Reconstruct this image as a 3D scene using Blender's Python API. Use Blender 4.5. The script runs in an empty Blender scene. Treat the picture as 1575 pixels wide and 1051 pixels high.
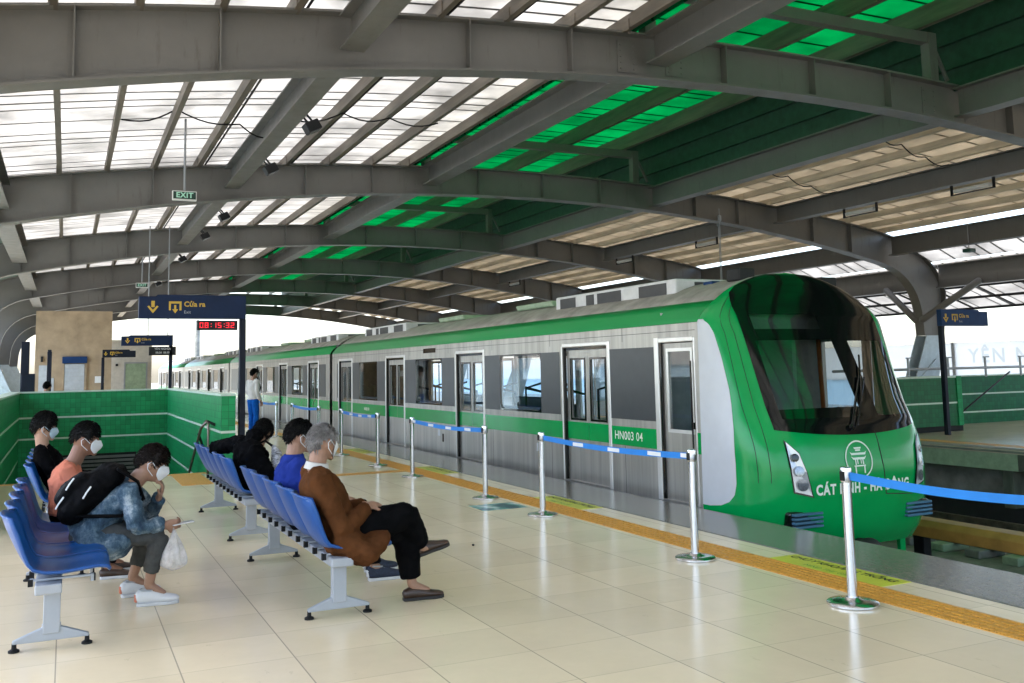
import bpy, math, random
from mathutils import Vector, Matrix, noise
random.seed(7)
scene = bpy.context.scene
COL = scene.collection
V = Vector

# ------------------------------------------------------------------ materials
MATS = {}
def nt(name):
    m = bpy.data.materials.new(name); m.use_nodes = True
    t = m.node_tree; t.nodes.clear()
    o = t.nodes.new('ShaderNodeOutputMaterial')
    MATS[name] = m
    return m, t, t.nodes, t.links, o
def val(n, l, sock, x):
    if hasattr(x, 'is_linked') or hasattr(x, 'links'): l.new(x, sock)
    else: sock.default_value = x
def mth(n, l, op, a, b=0.0, c=None):
    k = n.new('ShaderNodeMath'); k.operation = op
    val(n, l, k.inputs[0], a); val(n, l, k.inputs[1], b)
    if c is not None: val(n, l, k.inputs[2], c)
    return k.outputs[0]
def coords(n):
    return n.new('ShaderNodeTexCoord').outputs['Object']
def nz(n, l, co, scale, detail=4, rough=.6, stretch=None):
    if stretch:
        mp = n.new('ShaderNodeMapping'); l.new(co, mp.inputs[0]); mp.inputs['Scale'].default_value = stretch; co = mp.outputs[0]
    k = n.new('ShaderNodeTexNoise'); l.new(co, k.inputs['Vector'])
    k.inputs['Scale'].default_value = scale; k.inputs['Detail'].default_value = detail; k.inputs['Roughness'].default_value = rough
    return k.outputs['Fac']
def ramp(n, l, f, stops):
    r = n.new('ShaderNodeValToRGB'); l.new(f, r.inputs[0])
    e = r.color_ramp.elements
    while len(e) < len(stops): e.new(.5)
    for k, (p, c) in zip(e, stops): k.position = p; k.color = (*c, 1)
    return r.outputs[0]
def mixc(n, l, f, a, b):
    k = n.new('ShaderNodeMix'); k.data_type = 'RGBA'
    val(n, l, k.inputs[0], f)
    for s, x in ((k.inputs[6], a), (k.inputs[7], b)):
        if isinstance(x, tuple): s.default_value = (*x, 1)
        else: l.new(x, s)
    return k.outputs[2]
def line_mask(n, l, c, period, off, width):      # 1 on the line
    a = mth(n, l, 'ADD', c, -off); a = mth(n, l, 'DIVIDE', a, period)
    fr = mth(n, l, 'FRACT', a); d = mth(n, l, 'ABSOLUTE', mth(n, l, 'SUBTRACT', fr, .5))
    return mth(n, l, 'GREATER_THAN', d, .5 - width / period / 2)
def PM(name, col, rough=.5, metal=0., spec=.5, var=.12, scale=6., bump=0., bscale=40., stretch=None, coat=0., rvar=0., emit=None):
    m, t, n, l, o = nt(name)
    b = n.new('ShaderNodeBsdfPrincipled'); l.new(b.outputs[0], o.inputs[0])
    co = coords(n)
    f = nz(n, l, co, scale, stretch=stretch)
    lo = tuple(max(0, c * (1 - var)) for c in col); hi = tuple(min(1, c * (1 + var)) for c in col)
    l.new(ramp(n, l, f, [(.3, lo), (.7, hi)]), b.inputs['Base Color'])
    b.inputs['Roughness'].default_value = rough; b.inputs['Metallic'].default_value = metal
    b.inputs['Specular IOR Level'].default_value = spec; b.inputs['Coat Weight'].default_value = coat
    b.inputs['Coat Roughness'].default_value = .05
    if rvar:
        l.new(mth(n, l, 'MULTIPLY_ADD', nz(n, l, co, scale * 2.3), rvar, rough - rvar / 2), b.inputs['Roughness'])
    if bump:
        k = n.new('ShaderNodeBump'); k.inputs['Strength'].default_value = bump; k.inputs['Distance'].default_value = .01
        l.new(nz(n, l, co, bscale), k.inputs['Height']); l.new(k.outputs[0], b.inputs['Normal'])
    if emit:
        b.inputs['Emission Color'].default_value = (*col, 1); b.inputs['Emission Strength'].default_value = emit
    return m
def panel_mat(name, tcol, dcol, fac, ribs=.83, lines=True, dirt=.25):
    m, t, n, l, o = nt(name)
    co = coords(n); s = n.new('ShaderNodeSeparateXYZ'); l.new(co, s.inputs[0])
    f = nz(n, l, co, .9, detail=6)
    c1 = ramp(n, l, f, [(.3, tuple(c * (1 - dirt) for c in tcol)), (.65, tcol)])
    if lines:
        lm = line_mask(n, l, s.outputs[1], ribs, .2, .06)
        lm2 = line_mask(n, l, s.outputs[1], ribs * 3.02, .55, .07)
        lm = mth(n, l, 'MULTIPLY', mth(n, l, 'MAXIMUM', lm, lm2), .96)
        c1 = mixc(n, l, lm, c1, tuple(c * .04 for c in tcol))
    a = n.new('ShaderNodeBsdfTranslucent'); l.new(c1, a.inputs[0])
    d = n.new('ShaderNodeBsdfDiffuse'); d.inputs[0].default_value = (*dcol, 1)
    x = n.new('ShaderNodeMixShader'); x.inputs[0].default_value = fac
    l.new(d.outputs[0], x.inputs[1]); l.new(a.outputs[0], x.inputs[2]); l.new(x.outputs[0], o.inputs[0])
    return m
def glass_mat(name, tint, ior=1.5, rough=.02, gl=(1, 1, 1)):
    m, t, n, l, o = nt(name)
    tr = n.new('ShaderNodeBsdfTransparent'); tr.inputs[0].default_value = (*tint, 1)
    g = n.new('ShaderNodeBsdfGlossy'); g.inputs['Roughness'].default_value = rough; g.inputs[0].default_value = (*gl, 1)
    fr = n.new('ShaderNodeFresnel'); fr.inputs[0].default_value = ior
    ge = n.new('ShaderNodeNewGeometry'); fac = mth(n, l, 'MULTIPLY', fr.outputs[0], mth(n, l, 'SUBTRACT', 1., ge.outputs['Backfacing']))
    x = n.new('ShaderNodeMixShader'); l.new(fac, x.inputs[0]); l.new(tr.outputs[0], x.inputs[1]); l.new(g.outputs[0], x.inputs[2])
    l.new(x.outputs[0], o.inputs[0]); return m

def tile_floor(name, px, py, ox, oy, col, rough, line):
    m, t, n, l, o = nt(name)
    b = n.new('ShaderNodeBsdfPrincipled'); l.new(b.outputs[0], o.inputs[0])
    co = coords(n); s = n.new('ShaderNodeSeparateXYZ'); l.new(co, s.inputs[0])
    lx = line_mask(n, l, s.outputs[0], px, ox, .007); ly = line_mask(n, l, s.outputs[1], py, oy, .005)
    ly = mth(n, l, 'MULTIPLY', ly, .6)
    lm = mth(n, l, 'MAXIMUM', lx, ly)
    fx = mth(n, l, 'FLOOR', mth(n, l, 'DIVIDE', mth(n, l, 'ADD', s.outputs[0], -ox), px))
    fy = mth(n, l, 'FLOOR', mth(n, l, 'DIVIDE', mth(n, l, 'ADD', s.outputs[1], -oy), py))
    cb = n.new('ShaderNodeCombineXYZ'); l.new(fx, cb.inputs[0]); l.new(fy, cb.inputs[1])
    w = n.new('ShaderNodeTexWhiteNoise'); l.new(cb.outputs[0], w.inputs['Vector'])
    f = nz(n, l, co, 1.7, detail=8, rough=.7)
    f2 = mth(n, l, 'ADD', mth(n, l, 'MULTIPLY', w.outputs['Value'], .35), mth(n, l, 'MULTIPLY', f, .75))
    c = ramp(n, l, f2, [(.2, tuple(k * .86 for k in col)), (.85, tuple(min(1, k * 1.06) for k in col))])
    # scuffs
    sc = nz(n, l, co, 7., detail=6, rough=.7, stretch=(1, .35, 1))
    c = mixc(n, l, mth(n, l, 'MULTIPLY', mth(n, l, 'GREATER_THAN', sc, .66), .2), c, tuple(k * .5 for k in col))
    c = mixc(n, l, lm, c, line)
    l.new(c, b.inputs['Base Color'])
    l.new(mth(n, l, 'MULTIPLY_ADD', nz(n, l, co, 3.1, detail=6), .08, rough - .04), b.inputs['Roughness'])
    b.inputs['Specular IOR Level'].default_value = .3
    k = n.new('ShaderNodeBump'); k.inputs['Strength'].default_value = .12; k.inputs['Distance'].default_value = .002
    hh = mth(n, l, 'SUBTRACT', mth(n, l, 'MULTIPLY', w.outputs['Value'], .3), lm)
    l.new(hh, k.inputs['Height']); l.new(k.outputs[0], b.inputs['Normal'])
    return m
def mosaic(name, col, p=.1):
    m, t, n, l, o = nt(name)
    b = n.new('ShaderNodeBsdfPrincipled'); l.new(b.outputs[0], o.inputs[0])
    co = coords(n); s = n.new('ShaderNodeSeparateXYZ'); l.new(co, s.inputs[0])
    g = n.new('ShaderNodeNewGeometry'); sn = n.new('ShaderNodeSeparateXYZ'); l.new(g.outputs['Normal'], sn.inputs[0])
    alongx = mth(n, l, 'GREATER_THAN', mth(n, l, 'ABSOLUTE', sn.outputs[1]), .5)
    u = mth(n, l, 'ADD', mth(n, l, 'MULTIPLY', s.outputs[0], alongx), mth(n, l, 'MULTIPLY', s.outputs[1], mth(n, l, 'SUBTRACT', 1., alongx)))
    lu = line_mask(n, l, u, p, 0, .008); lz = line_mask(n, l, s.outputs[2], p, .013, .008)
    lm = mth(n, l, 'MULTIPLY', mth(n, l, 'MAXIMUM', lu, lz), .7)
    cb = n.new('ShaderNodeCombineXYZ')
    l.new(mth(n, l, 'FLOOR', mth(n, l, 'DIVIDE', u, p)), cb.inputs[0]); l.new(mth(n, l, 'FLOOR', mth(n, l, 'DIVIDE', s.outputs[2], p)), cb.inputs[1])
    w = n.new('ShaderNodeTexWhiteNoise'); l.new(cb.outputs[0], w.inputs['Vector'])
    c = ramp(n, l, w.outputs['Value'], [(0, tuple(k * .8 for k in col)), (1, tuple(k * 1.15 for k in col))])
    c = mixc(n, l, lm, c, tuple(k * .45 for k in col))
    l.new(c, b.inputs['Base Color']); b.inputs['Roughness'].default_value = .4; b.inputs['Specular IOR Level'].default_value = .25
    return m

M = {}
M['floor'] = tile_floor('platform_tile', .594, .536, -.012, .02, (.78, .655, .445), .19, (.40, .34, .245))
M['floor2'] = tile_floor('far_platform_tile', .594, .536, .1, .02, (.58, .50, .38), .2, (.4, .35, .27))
M['granite'] = PM('granite_edge', (.155, .145, .12), .2, var=.3, scale=60, rvar=.18, stretch=(1, .25, 1))
M['joint'] = PM('rubber_joint', (.015, .015, .015), .7)
M['tactile'] = PM('tactile_orange', (.58, .285, .04), .5, var=.2, scale=30, bump=.1, bscale=90)
M['yellow'] = PM('warning_yellow', (.55, .58, .05), .35, var=.08)
M['ink'] = PM('black_ink', (.02, .025, .02), .5)
M['greenink'] = PM('green_ink', (.05, .3, .06), .5)
M['poster'] = None
def steel_mat(name, col):
    m, t, n, l, o = nt(name)
    b = n.new('ShaderNodeBsdfPrincipled'); l.new(b.outputs[0], o.inputs[0]); co = coords(n)
    c = ramp(n, l, nz(n, l, co, 1.1, detail=8, rough=.7), [(.3, tuple(k*.9 for k in col)), (.7, tuple(k*1.1 for k in col))])
    st = nz(n, l, co, 3., detail=6, rough=.7, stretch=(2.2, 2.2, .35))
    c = mixc(n, l, mth(n, l, 'MULTIPLY', mth(n, l, 'SMOOTH_MIN', mth(n, l, 'MAXIMUM', mth(n, l, 'MULTIPLY_ADD', st, 7., -4.1), 0.), 1., .1), .5), c, (.075, .060, .045))
    pt = nz(n, l, co, .7, detail=3)
    c = mixc(n, l, mth(n, l, 'MULTIPLY', mth(n, l, 'GREATER_THAN', pt, .68), .25), c, (.30, .29, .26))
    l.new(c, b.inputs['Base Color']); b.inputs['Specular IOR Level'].default_value = .4
    l.new(mth(n, l, 'MULTIPLY_ADD', nz(n, l, co, 4., detail=5), .3, .33), b.inputs['Roughness'])
    return m
M['steel'] = steel_mat('grey_painted_steel', (.163, .157, .146))
M['steel2'] = PM('weathered_purlin_steel', (.15, .128, .102), .55, var=.35, scale=2.5, stretch=(3, .3, 3))
M['steelblue'] = PM('pale_blue_steel', (.42, .5, .55), .45, var=.12)
M['dark'] = PM('dark_iron', (.011, .011, .012), .5, var=.3, spec=.3)
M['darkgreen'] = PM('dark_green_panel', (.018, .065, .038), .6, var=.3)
M['white_panel'] = panel_mat('white_roof_sheet', (.60, .585, .55), (.70, .69, .66), .75, dirt=.45)
M['green_panel'] = panel_mat('green_roof_sheet', (.006, .31, .135), (.01, .28, .12), .85, ribs=.75, dirt=.4)
M['tan_panel'] = panel_mat('tan_roof_sheet', (.48, .43, .345), (.60, .54, .43), .55, ribs=1.2, dirt=.35)
M['tan_purlin'] = PM('tan_purlin', (.62, .55, .43), .6, var=.3, scale=2, stretch=(3, .4, 3))
M['frost'] = panel_mat('frosted_barrier', (.98, .95, .90), (.87, .85, .82), .88, lines=False, dirt=.08)
M['bluebar'] = panel_mat('blue_barrier', (.82, .94, .99), (.65, .8, .86), .88, lines=False, dirt=.1)
M['concrete'] = PM('concrete', (.20, .205, .18), .85, var=.35, scale=3, bump=.2, bscale=12)
M['palegreen'] = PM('pale_green_paint', (.30, .40, .27), .6, var=.2)
M['wetcon'] = PM('stained_concrete', (.10, .11, .085), .8, var=.5, scale=4, stretch=(1, 1, .25))
M['rail'] = PM('rail_steel', (.19, .15, .12), .4, .8, var=.3)
M['third'] = PM('orange_cover', (.42, .22, .05), .5, var=.25, scale=3)
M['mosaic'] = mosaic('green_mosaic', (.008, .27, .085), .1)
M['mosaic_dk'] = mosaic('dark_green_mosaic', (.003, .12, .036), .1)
M['capwhite'] = PM('white_tile_line', (.55, .68, .56), .4)
M['stone'] = PM('tan_stone', (.36, .27, .175), .8, var=.22, scale=2.2, bump=.15, bscale=30)
M['plaster'] = PM('pale_plaster', (.58, .54, .48), .8, var=.1)
M['shutter'] = PM('grey_shutter', (.42, .45, .48), .5)
M['navy'] = PM('navy_paint', (.003, .014, .052), .5, spec=.25, var=.15)
M['navydk'] = PM('dark_navy_paint', (.004, .007, .018), .5, spec=.25)
M['blue_sign'] = PM('sign_blue', (.004, .033, .12), .5, spec=.25)
M['ygold'] = PM('gold_lettering', (.60, .38, .04), .5, var=.03)
M['white'] = PM('white_paint', (.75, .75, .74), .5, var=.04)
M['led'] = PM('red_led', (.8, .015, .03), .5, emit=.25, var=0)
M['exitled'] = PM('exit_green', (.004, .03, .02), .4, emit=.05, var=0)
M['exitwhite'] = PM('exit_letter', (.30, .55, .42), .4, emit=.06, var=0)
M['chrome'] = PM('polished_steel', (.62, .62, .635), .2, 1., var=.06, scale=30, rvar=.1)
M['belt'] = PM('blue_belt', (.006, .19, .60), .6, var=.08)
M['seat'] = PM('blue_plastic', (.002, .062, .25), .36, var=.07, scale=9)
M['beam'] = PM('grey_seat_steel', (.34, .36, .385), .4, .2, var=.06)
M['rubber'] = PM('black_rubber', (.006, .006, .006), .6, spec=.25)
M['tr_green'] = PM('train_green', (.0, .29, .065), .19, var=.08, scale=3, spec=.35, rvar=.05)
def dusty(name, col, dust):
    m, t, n, l, o = nt(name); b = n.new('ShaderNodeBsdfPrincipled'); l.new(b.outputs[0], o.inputs[0]); co = coords(n)
    s = n.new('ShaderNodeSeparateXYZ'); l.new(co, s.inputs[0])
    h = mth(n, l, 'MULTIPLY_ADD', s.outputs[2], 3.2, -10.98)       # more dust high on the roof curve (root sits at z -1.05)
    f = mth(n, l, 'ADD', h, mth(n, l, 'MULTIPLY_ADD', nz(n, l, co, 2.2, detail=8, rough=.75, stretch=(1, .35, 1)), 2.0, -1.15))
    f = mth(n, l, 'MINIMUM', mth(n, l, 'MAXIMUM', f, .03), .75)
    l.new(mixc(n, l, f, col, dust), b.inputs['Base Color']); b.inputs['Roughness'].default_value = .4; return m
M['tr_dusty'] = dusty('dusty_green', (.0, .28, .065), (.34, .36, .24))
M['tr_white'] = PM('train_white', (.53, .55, .585), .35, var=.03)
M['tr_steel'] = PM('brushed_stainless', (.40, .38, .35), .38, .7, var=.22, scale=7, stretch=(1, 1.2, .05), rvar=.14)
M['tr_jamb'] = PM('bright_jamb', (.72, .71, .69), .3, .5, var=.04)
M['tr_roof'] = PM('dusty_roof', (.30, .285, .25), .6, .2, var=.3, scale=3)
M['tr_panel'] = PM('slate_panel', (.032, .036, .042), .35, var=.1)
M['tr_black'] = PM('gloss_black', (.004, .005, .005), .08, spec=.45)
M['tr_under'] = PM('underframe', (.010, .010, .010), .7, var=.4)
M['tr_glass'] = glass_mat('train_window', (.92, .96, .99), 1.5)
M['cab_glass'] = glass_mat('windscreen', (.38, .41, .41), 1.95, .03)
M['tr_int'] = PM('cab_lining', (.30, .31, .31), .6)
M['tr_seat'] = PM('train_seat', (.02, .03, .05), .5)
M['ac'] = PM('white_ac_casing', (.62, .62, .62), .45, var=.1)
M['louver'] = PM('dark_louvre', (.05, .05, .052), .6)
M['bumper'] = PM('blue_grey_bumper', (.035, .12, .20), .45)
M['lamp'] = PM('lamp_housing', (.55, .55, .56), .15, .3, var=.02)
M['lens'] = PM('lamp_lens', (.22, .23, .25), .1, .6, var=.3, scale=60)
M['cream'] = PM('cream_letter', (.72, .80, .70), .5, var=.02)
M['orange'] = PM('orange_pole', (.7, .17, .02), .5)

# ------------------------------------------------------------------ mesh helper
class MB:
    def __init__(s): s.v = []; s.f = []
    def add(s, vs, fs):
        o = len(s.v); s.v += [V(p) for p in vs]; s.f += [tuple(i + o for i in f) for f in fs]; return s
    def box(s, x0, x1, y0, y1, z0, z1):
        return s.add([(x0,y0,z0),(x1,y0,z0),(x1,y1,z0),(x0,y1,z0),(x0,y0,z1),(x1,y0,z1),(x1,y1,z1),(x0,y1,z1)],
            [(0,3,2,1),(4,5,6,7),(0,1,5,4),(1,2,6,5),(2,3,7,6),(3,0,4,7)])
    def obox(s, c, ax, ay, az):      # oriented box: centre + half-axis vectors
        c = V(c); ax = V(ax); ay = V(ay); az = V(az)
        P = [c + i*ax + j*ay + k*az for k in (-1,1) for (i,j) in ((-1,-1),(1,-1),(1,1),(-1,1))]
        return s.add(P, [(0,3,2,1),(4,5,6,7),(0,1,5,4),(1,2,6,5),(2,3,7,6),(3,0,4,7)])
    def bar(s, a, b, w, h, up=(0,0,1)):
        a = V(a); b = V(b); d = b - a; t = d.normalized(); u = V(up); u = (u - u.dot(t)*t).normalized(); r = t.cross(u)
        return s.obox((a+b)/2, d/2, r*w/2, u*h/2)
    def quad(s, *p): return s.add(p, [tuple(range(len(p)))])
    def tube(s, pts, ra, rb=None, lat=(0,1,0), seg=12, cap=.55):
        P = [V(p) for p in pts]; n = len(P)
        if not hasattr(ra, '__len__'): ra = [ra]*n
        if rb is None: rb = ra
        if not hasattr(rb, '__len__'): rb = [rb]*n
        P2, A, B = list(P), list(ra), list(rb)
        if cap:
            t0 = (P[0]-P[1]).normalized(); t1 = (P[-1]-P[-2]).normalized()
            P2 = [P[0]+t0*ra[0]*cap] + P + [P[-1]+t1*ra[-1]*cap]; A = [ra[0]*.6]+list(ra)+[ra[-1]*.6]; B = [rb[0]*.6]+list(rb)+[rb[-1]*.6]
        P, ra, rb = P2, A, B; n = len(P); o = len(s.v); L = V(lat)
        for i in range(n):
            t = (P[min(i+1,n-1)] - P[max(i-1,0)]).normalized()
            b = L - L.dot(t)*t
            if b.length < .05: b = V((.3,.2,1)) - V((.3,.2,1)).dot(t)*t
            b.normalize(); a = t.cross(b)
            for k in range(seg):
                q = 2*math.pi*k/seg
                s.v.append(P[i] + a*ra[i]*math.cos(q) + b*rb[i]*math.sin(q))
        for i in range(n-1):
            for k in range(seg):
                k2 = (k+1) % seg
                s.f.append((o+i*seg+k, o+i*seg+k2, o+(i+1)*seg+k2, o+(i+1)*seg+k))
        s.f.append(tuple(o+k for k in range(seg))[::-1]); s.f.append(tuple(o+(n-1)*seg+k for k in range(seg)))
        return s
    def grid(s, fn, nu, nv, skip=None, flip=False):
        o = len(s.v)
        for j in range(nv+1):
            for i in range(nu+1): s.v.append(V(fn(i/nu, j/nv)))
        for j in range(nv):
            for i in range(nu):
                if skip and skip((i+.5)/nu, (j+.5)/nv): continue
                a = o+j*(nu+1)+i; q = (a, a+1, a+nu+2, a+nu+1)
                s.f.append(q[::-1] if flip else q)
        return s
    def sphere(s, c, r, rot=None, nu=16, nv=10, fn=None):
        c = V(c); r = V(r) if hasattr(r, '__len__') else V((r,r,r)); o = len(s.v)
        for j in range(nv+1):
            for i in range(nu):
                th = math.pi*j/nv; ph = 2*math.pi*i/nu
                p = V((math.sin(th)*math.cos(ph), math.sin(th)*math.sin(ph), math.cos(th)))
                p = fn(p) if fn else V((p.x*r.x, p.y*r.y, p.z*r.z))
                if rot is not None: p = rot @ p
                s.v.append(c + p)
        for j in range(nv):
            for i in range(nu):
                i2 = (i+1) % nu
                s.f.append((o+j*nu+i, o+(j+1)*nu+i, o+(j+1)*nu+i2, o+j*nu+i2))
        return s
    def lathe(s, prof, cx, cy, seg=28):
        o = len(s.v); n = len(prof)
        for r, z in prof:
            for k in range(seg):
                a = 2*math.pi*k/seg; s.v.append(V((cx+r*math.cos(a), cy+r*math.sin(a), z)))
        for i in range(n-1):
            for k in range(seg):
                k2 = (k+1) % seg; s.f.append((o+i*seg+k, o+i*seg+k2, o+(i+1)*seg+k2, o+(i+1)*seg+k))
        s.f.append(tuple(o+k for k in range(seg))[::-1]); s.f.append(tuple(o+(n-1)*seg+k for k in range(seg)))
        return s
    def strip(s, A, B, thick):       # closed solid between two equal-length polylines, thickness vector
        th = V(thick); n = len(A); o = len(s.v)
        for P, Q in zip(A, B): s.v += [V(P)-th/2, V(Q)-th/2, V(Q)+th/2, V(P)+th/2]
        for i in range(n-1):
            a = o+4*i; b = a+4
            for k in range(4): s.f.append((a+k, a+(k+1)%4, b+(k+1)%4, b+k))
        s.f.append((o, o+3, o+2, o+1)); s.f.append((o+4*n-4, o+4*n-3, o+4*n-2, o+4*n-1))
        return s
    def poly(s, pts, ext):           # extrude a planar polygon along ext
        e = V(ext); n = len(pts); o = len(s.v)
        s.v += [V(p) for p in pts] + [V(p)+e for p in pts]
        s.f.append(tuple(o+i for i in range(n))[::-1]); s.f.append(tuple(o+n+i for i in range(n)))
        for i in range(n): s.f.append((o+i, o+(i+1)%n, o+n+(i+1)%n, o+n+i))
        return s
    def build(s, name, mat, parent=None, smooth=False, bevel=0, fix=True, solid=0, seg=2, split=None):
        me = bpy.data.meshes.new(name)
        off = V((0,0,0)); p = parent
        while p is not None:
            off += V(p.location); p = p.parent
        me.from_pydata([tuple(q - off) for q in s.v], [], s.f); me.update()
        if fix:
            import bmesh
            bm = bmesh.new(); bm.from_mesh(me); bmesh.ops.recalc_face_normals(bm, faces=bm.faces); bm.to_mesh(me); bm.free()
        o = bpy.data.objects.new(name, me); COL.objects.link(o)
        if parent is not None: o.parent = parent
        me.materials.append(M[mat] if isinstance(mat, str) else mat)
        if smooth:
            for q in me.polygons: q.use_smooth = True
            if split: me.set_sharp_from_angle(angle=math.radians(split))
        if solid:
            k = o.modifiers.new('solid', 'SOLIDIFY'); k.thickness = solid; k.offset = 0
        if bevel:
            k = o.modifiers.new('bevel', 'BEVEL'); k.width = bevel; k.segments = seg; k.limit_method = 'ANGLE'
        return o

def root(name, label, cat, loc=(0,0,0), group=None):
    o = bpy.data.objects.new(name, None); COL.objects.link(o); o.location = loc; o.empty_display_size = .1
    tag(o, label, cat, group); return o
def tag(o, label=None, cat=None, group=None, kind=None):
    if label: o['label'] = label
    if cat: o['category'] = cat
    if group: o['group'] = group
    if kind: o['kind'] = kind
    return o
def struct(o): o['kind'] = 'structure'; return o
def copy_tree(o, parent=None, loc=None):
    c = o.copy(); COL.objects.link(c)
    if parent is not None: c.parent = parent
    if loc is not None: c.location = loc
    for ch in list(o.children): copy_tree(ch, c)
    return c
ORD = ['nearest','second','third','fourth','fifth','sixth','seventh','eighth','ninth','tenth','eleventh','twelfth']

def text_mesh(body, size, fn, ext=.0, align='CENTER', bold=0.0, spacing=1.0):
    cu = bpy.data.curves.new('lettering', 'FONT'); cu.body = body; cu.size = size; cu.align_x = align; cu.align_y = 'CENTER'
    cu.offset = bold; cu.space_character = spacing; cu.resolution_u = 3
    o = bpy.data.objects.new('lettering', cu); COL.objects.link(o)
    dg = bpy.context.evaluated_depsgraph_get(); me = bpy.data.meshes.new_from_object(o.evaluated_get(dg))
    mb = MB(); mb.v = [V(fn(v.co.x, v.co.y)) for v in me.vertices]; mb.f = [tuple(p.vertices) for p in me.polygons]
    bpy.data.objects.remove(o); bpy.data.meshes.remove(me); bpy.data.curves.remove(cu)
    return mb

# ------------------------------------------------------------------ camera, world, sun
F, CY, CH = 1450., 418.56, 1.55
yaw, pitch, roll = math.radians(25.28967), math.radians(5.87555), math.radians(-1.12307)
fwd = V((math.sin(yaw)*math.cos(pitch), math.cos(yaw)*math.cos(pitch), math.sin(pitch)))
right = V((math.cos(yaw), -math.sin(yaw), 0)); up = right.cross(fwd)
r2 = right*math.cos(roll) + up*math.sin(roll); u2 = -right*math.sin(roll) + up*math.cos(roll)
cam = bpy.data.cameras.new('camera'); co = bpy.data.objects.new('camera', cam); COL.objects.link(co)
co.matrix_world = Matrix(((r2.x,u2.x,-fwd.x,0),(r2.y,u2.y,-fwd.y,0),(r2.z,u2.z,-fwd.z,CH),(0,0,0,1)))
cam.sensor_width = 36; cam.lens = F*36/1575; cam.shift_y = -(525.5-CY)/1575; cam.clip_end = 3000; cam.clip_start = .05
scene.camera = co
w = bpy.data.worlds.new('World'); scene.world = w; w.use_nodes = True
wn, wl = w.node_tree.nodes, w.node_tree.links; wn.clear()
wo = wn.new('ShaderNodeOutputWorld'); bg = wn.new('ShaderNodeBackground'); sk = wn.new('ShaderNodeTexSky')
sk.sky_type = 'NISHITA'; sk.sun_disc = False
SUN_EL, SUN_ROT = 66, 285
sk.sun_elevation = math.radians(SUN_EL); sk.sun_rotation = math.radians(SUN_ROT)
sk.air_density = 1.0; sk.dust_density = 3.0; sk.ozone_density = 1.0; sk.altitude = 0
bg.inputs['Strength'].default_value = .15
wl.new(sk.outputs[0], bg.inputs[0]); wl.new(bg.outputs[0], wo.inputs[0])
sl = bpy.data.lights.new('sun', 'SUN'); sl.energy = 1.5; sl.angle = math.radians(12); sl.color = (1, .97, .92)
so = bpy.data.objects.new('sun', sl); COL.objects.link(so)
a, e = math.radians(SUN_ROT), math.radians(SUN_EL)
sd = V((math.sin(a)*math.cos(e), math.cos(a)*math.cos(e), math.sin(e)))     # direction towards the sun
so.rotation_euler = sd.to_track_quat('Z', 'Y').to_euler()
vs = scene.view_settings; vs.view_transform = 'Standard'; vs.look = 'None'; vs.gamma = 1; vs.exposure = 2.72
try:
    scene.cycles.max_bounces = 10; scene.cycles.diffuse_bounces = 5; scene.cycles.glossy_bounces = 4; scene.cycles.transparent_max_bounces = 24; scene.cycles.transmission_bounces = 4
    scene.cycles.caustics_reflective = False; scene.cycles.caustics_refractive = False
    scene.cycles.sample_clamp_indirect = 3
except Exception: pass
# ================================================================== THE SETTING
g = MB(); g.quad((-1500,-1500,-9),(1500,-1500,-9),(1500,1500,-9),(-1500,1500,-9)); struct(g.build('ground', 'concrete'))
HX0, HX1, HY0, HY1 = -.87, 2.05, 16.0, 22.4          # stair opening
YB, YF = -9., 78.
f = MB()
f.box(-2.9, 5.44, YB, HY0, -.35, 0); f.box(-2.9, HX0-.2, HY0, HY1+.2, -.35, 0); f.box(HX1+.2, 5.44, HY0, HY1+.2, -.35, 0); f.box(-2.9, 5.44, HY1+.2, YF, -.35, 0)
struct(f.build('platform_floor', 'floor'))
f = MB(); f.box(5.465, 6.3, YB, YF, -.35, 0); struct(f.build('platform_edge', 'granite', bevel=.012))
f = MB(); f.box(5.44, 5.465, YB, YF, -.35, -.006); struct(f.build('expansion_joint', 'joint'))
f = MB(); f.box(6.05, 6.25, YB, YF, -1.3, -.35); struct(f.build('platform_side_wall', 'concrete'))
# tactile paving: raised bars/domes
f = MB(); f.box(4.82, 5.13, YB, YF, 0, .005)
f.box(2.35, 4.82, 14.18, 14.42, 0, .005); f.box(1.52, 1.95, 14.25, 15.8, 0, .005); f.box(HX0, HX1, 15.82, 15.98, 0, .005)
y = 2.6
while y < 16:
    for k in range(5):
        x = 4.85 + k*.0625
        f.box(x-.012, x+.012, y, y+.075, .005, .009)
    y += .1
struct(f.build('tactile_strip', 'tactile'))
# stairs going down into the opening
f = MB()
for k in range(16):
    f.box(HX0, HX1, HY0+.3*k+.002, HY0+.3*k+.3, -.17*(k+1)-.3, -.17*(k+1))
struct(f.build('stairs', 'concrete'))
f = MB(); f.box(HX0-.2, HX1+.2, HY0, HY1+.2, -3.4, -3.2); struct(f.build('stairwell_floor', 'concrete'))

def green_wall(label, x0, x1, y0, y1, ztop, lines, faces, zbot=-3.0, matn='mosaic'):
    t = root('tiled_wall', label, 'wall', ((x0+x1)/2, (y0+y1)/2, 0))
    MB().box(x0, x1, y0, y1, zbot, ztop-.03).build('wall_body', matn, t)
    MB().box(x0-.01, x1+.01, y0-.01, y1+.01, ztop-.03, ztop).build('wall_cap', 'capwhite', t)
    for z in lines:
        m = MB()
        for fc in faces:
            d = .004
            if fc == '-y': m.box(x0, x1, y0-d, y0, z-.018, z+.018)
            if fc == '+x': m.box(x1, x1+d, y0, y1, z-.018, z+.018)
            if fc == '-x': m.box(x0-d, x0, y0, y1, z-.018, z+.018)
        m.build('tile_line', 'capwhite', t)
    return t
green_wall('green mosaic wall at the back of the stairwell, in front of the tan block', HX0-.2, HX1+.01, HY1, HY1+.2, 1.27, (.72, .28), ('-y',))
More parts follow.
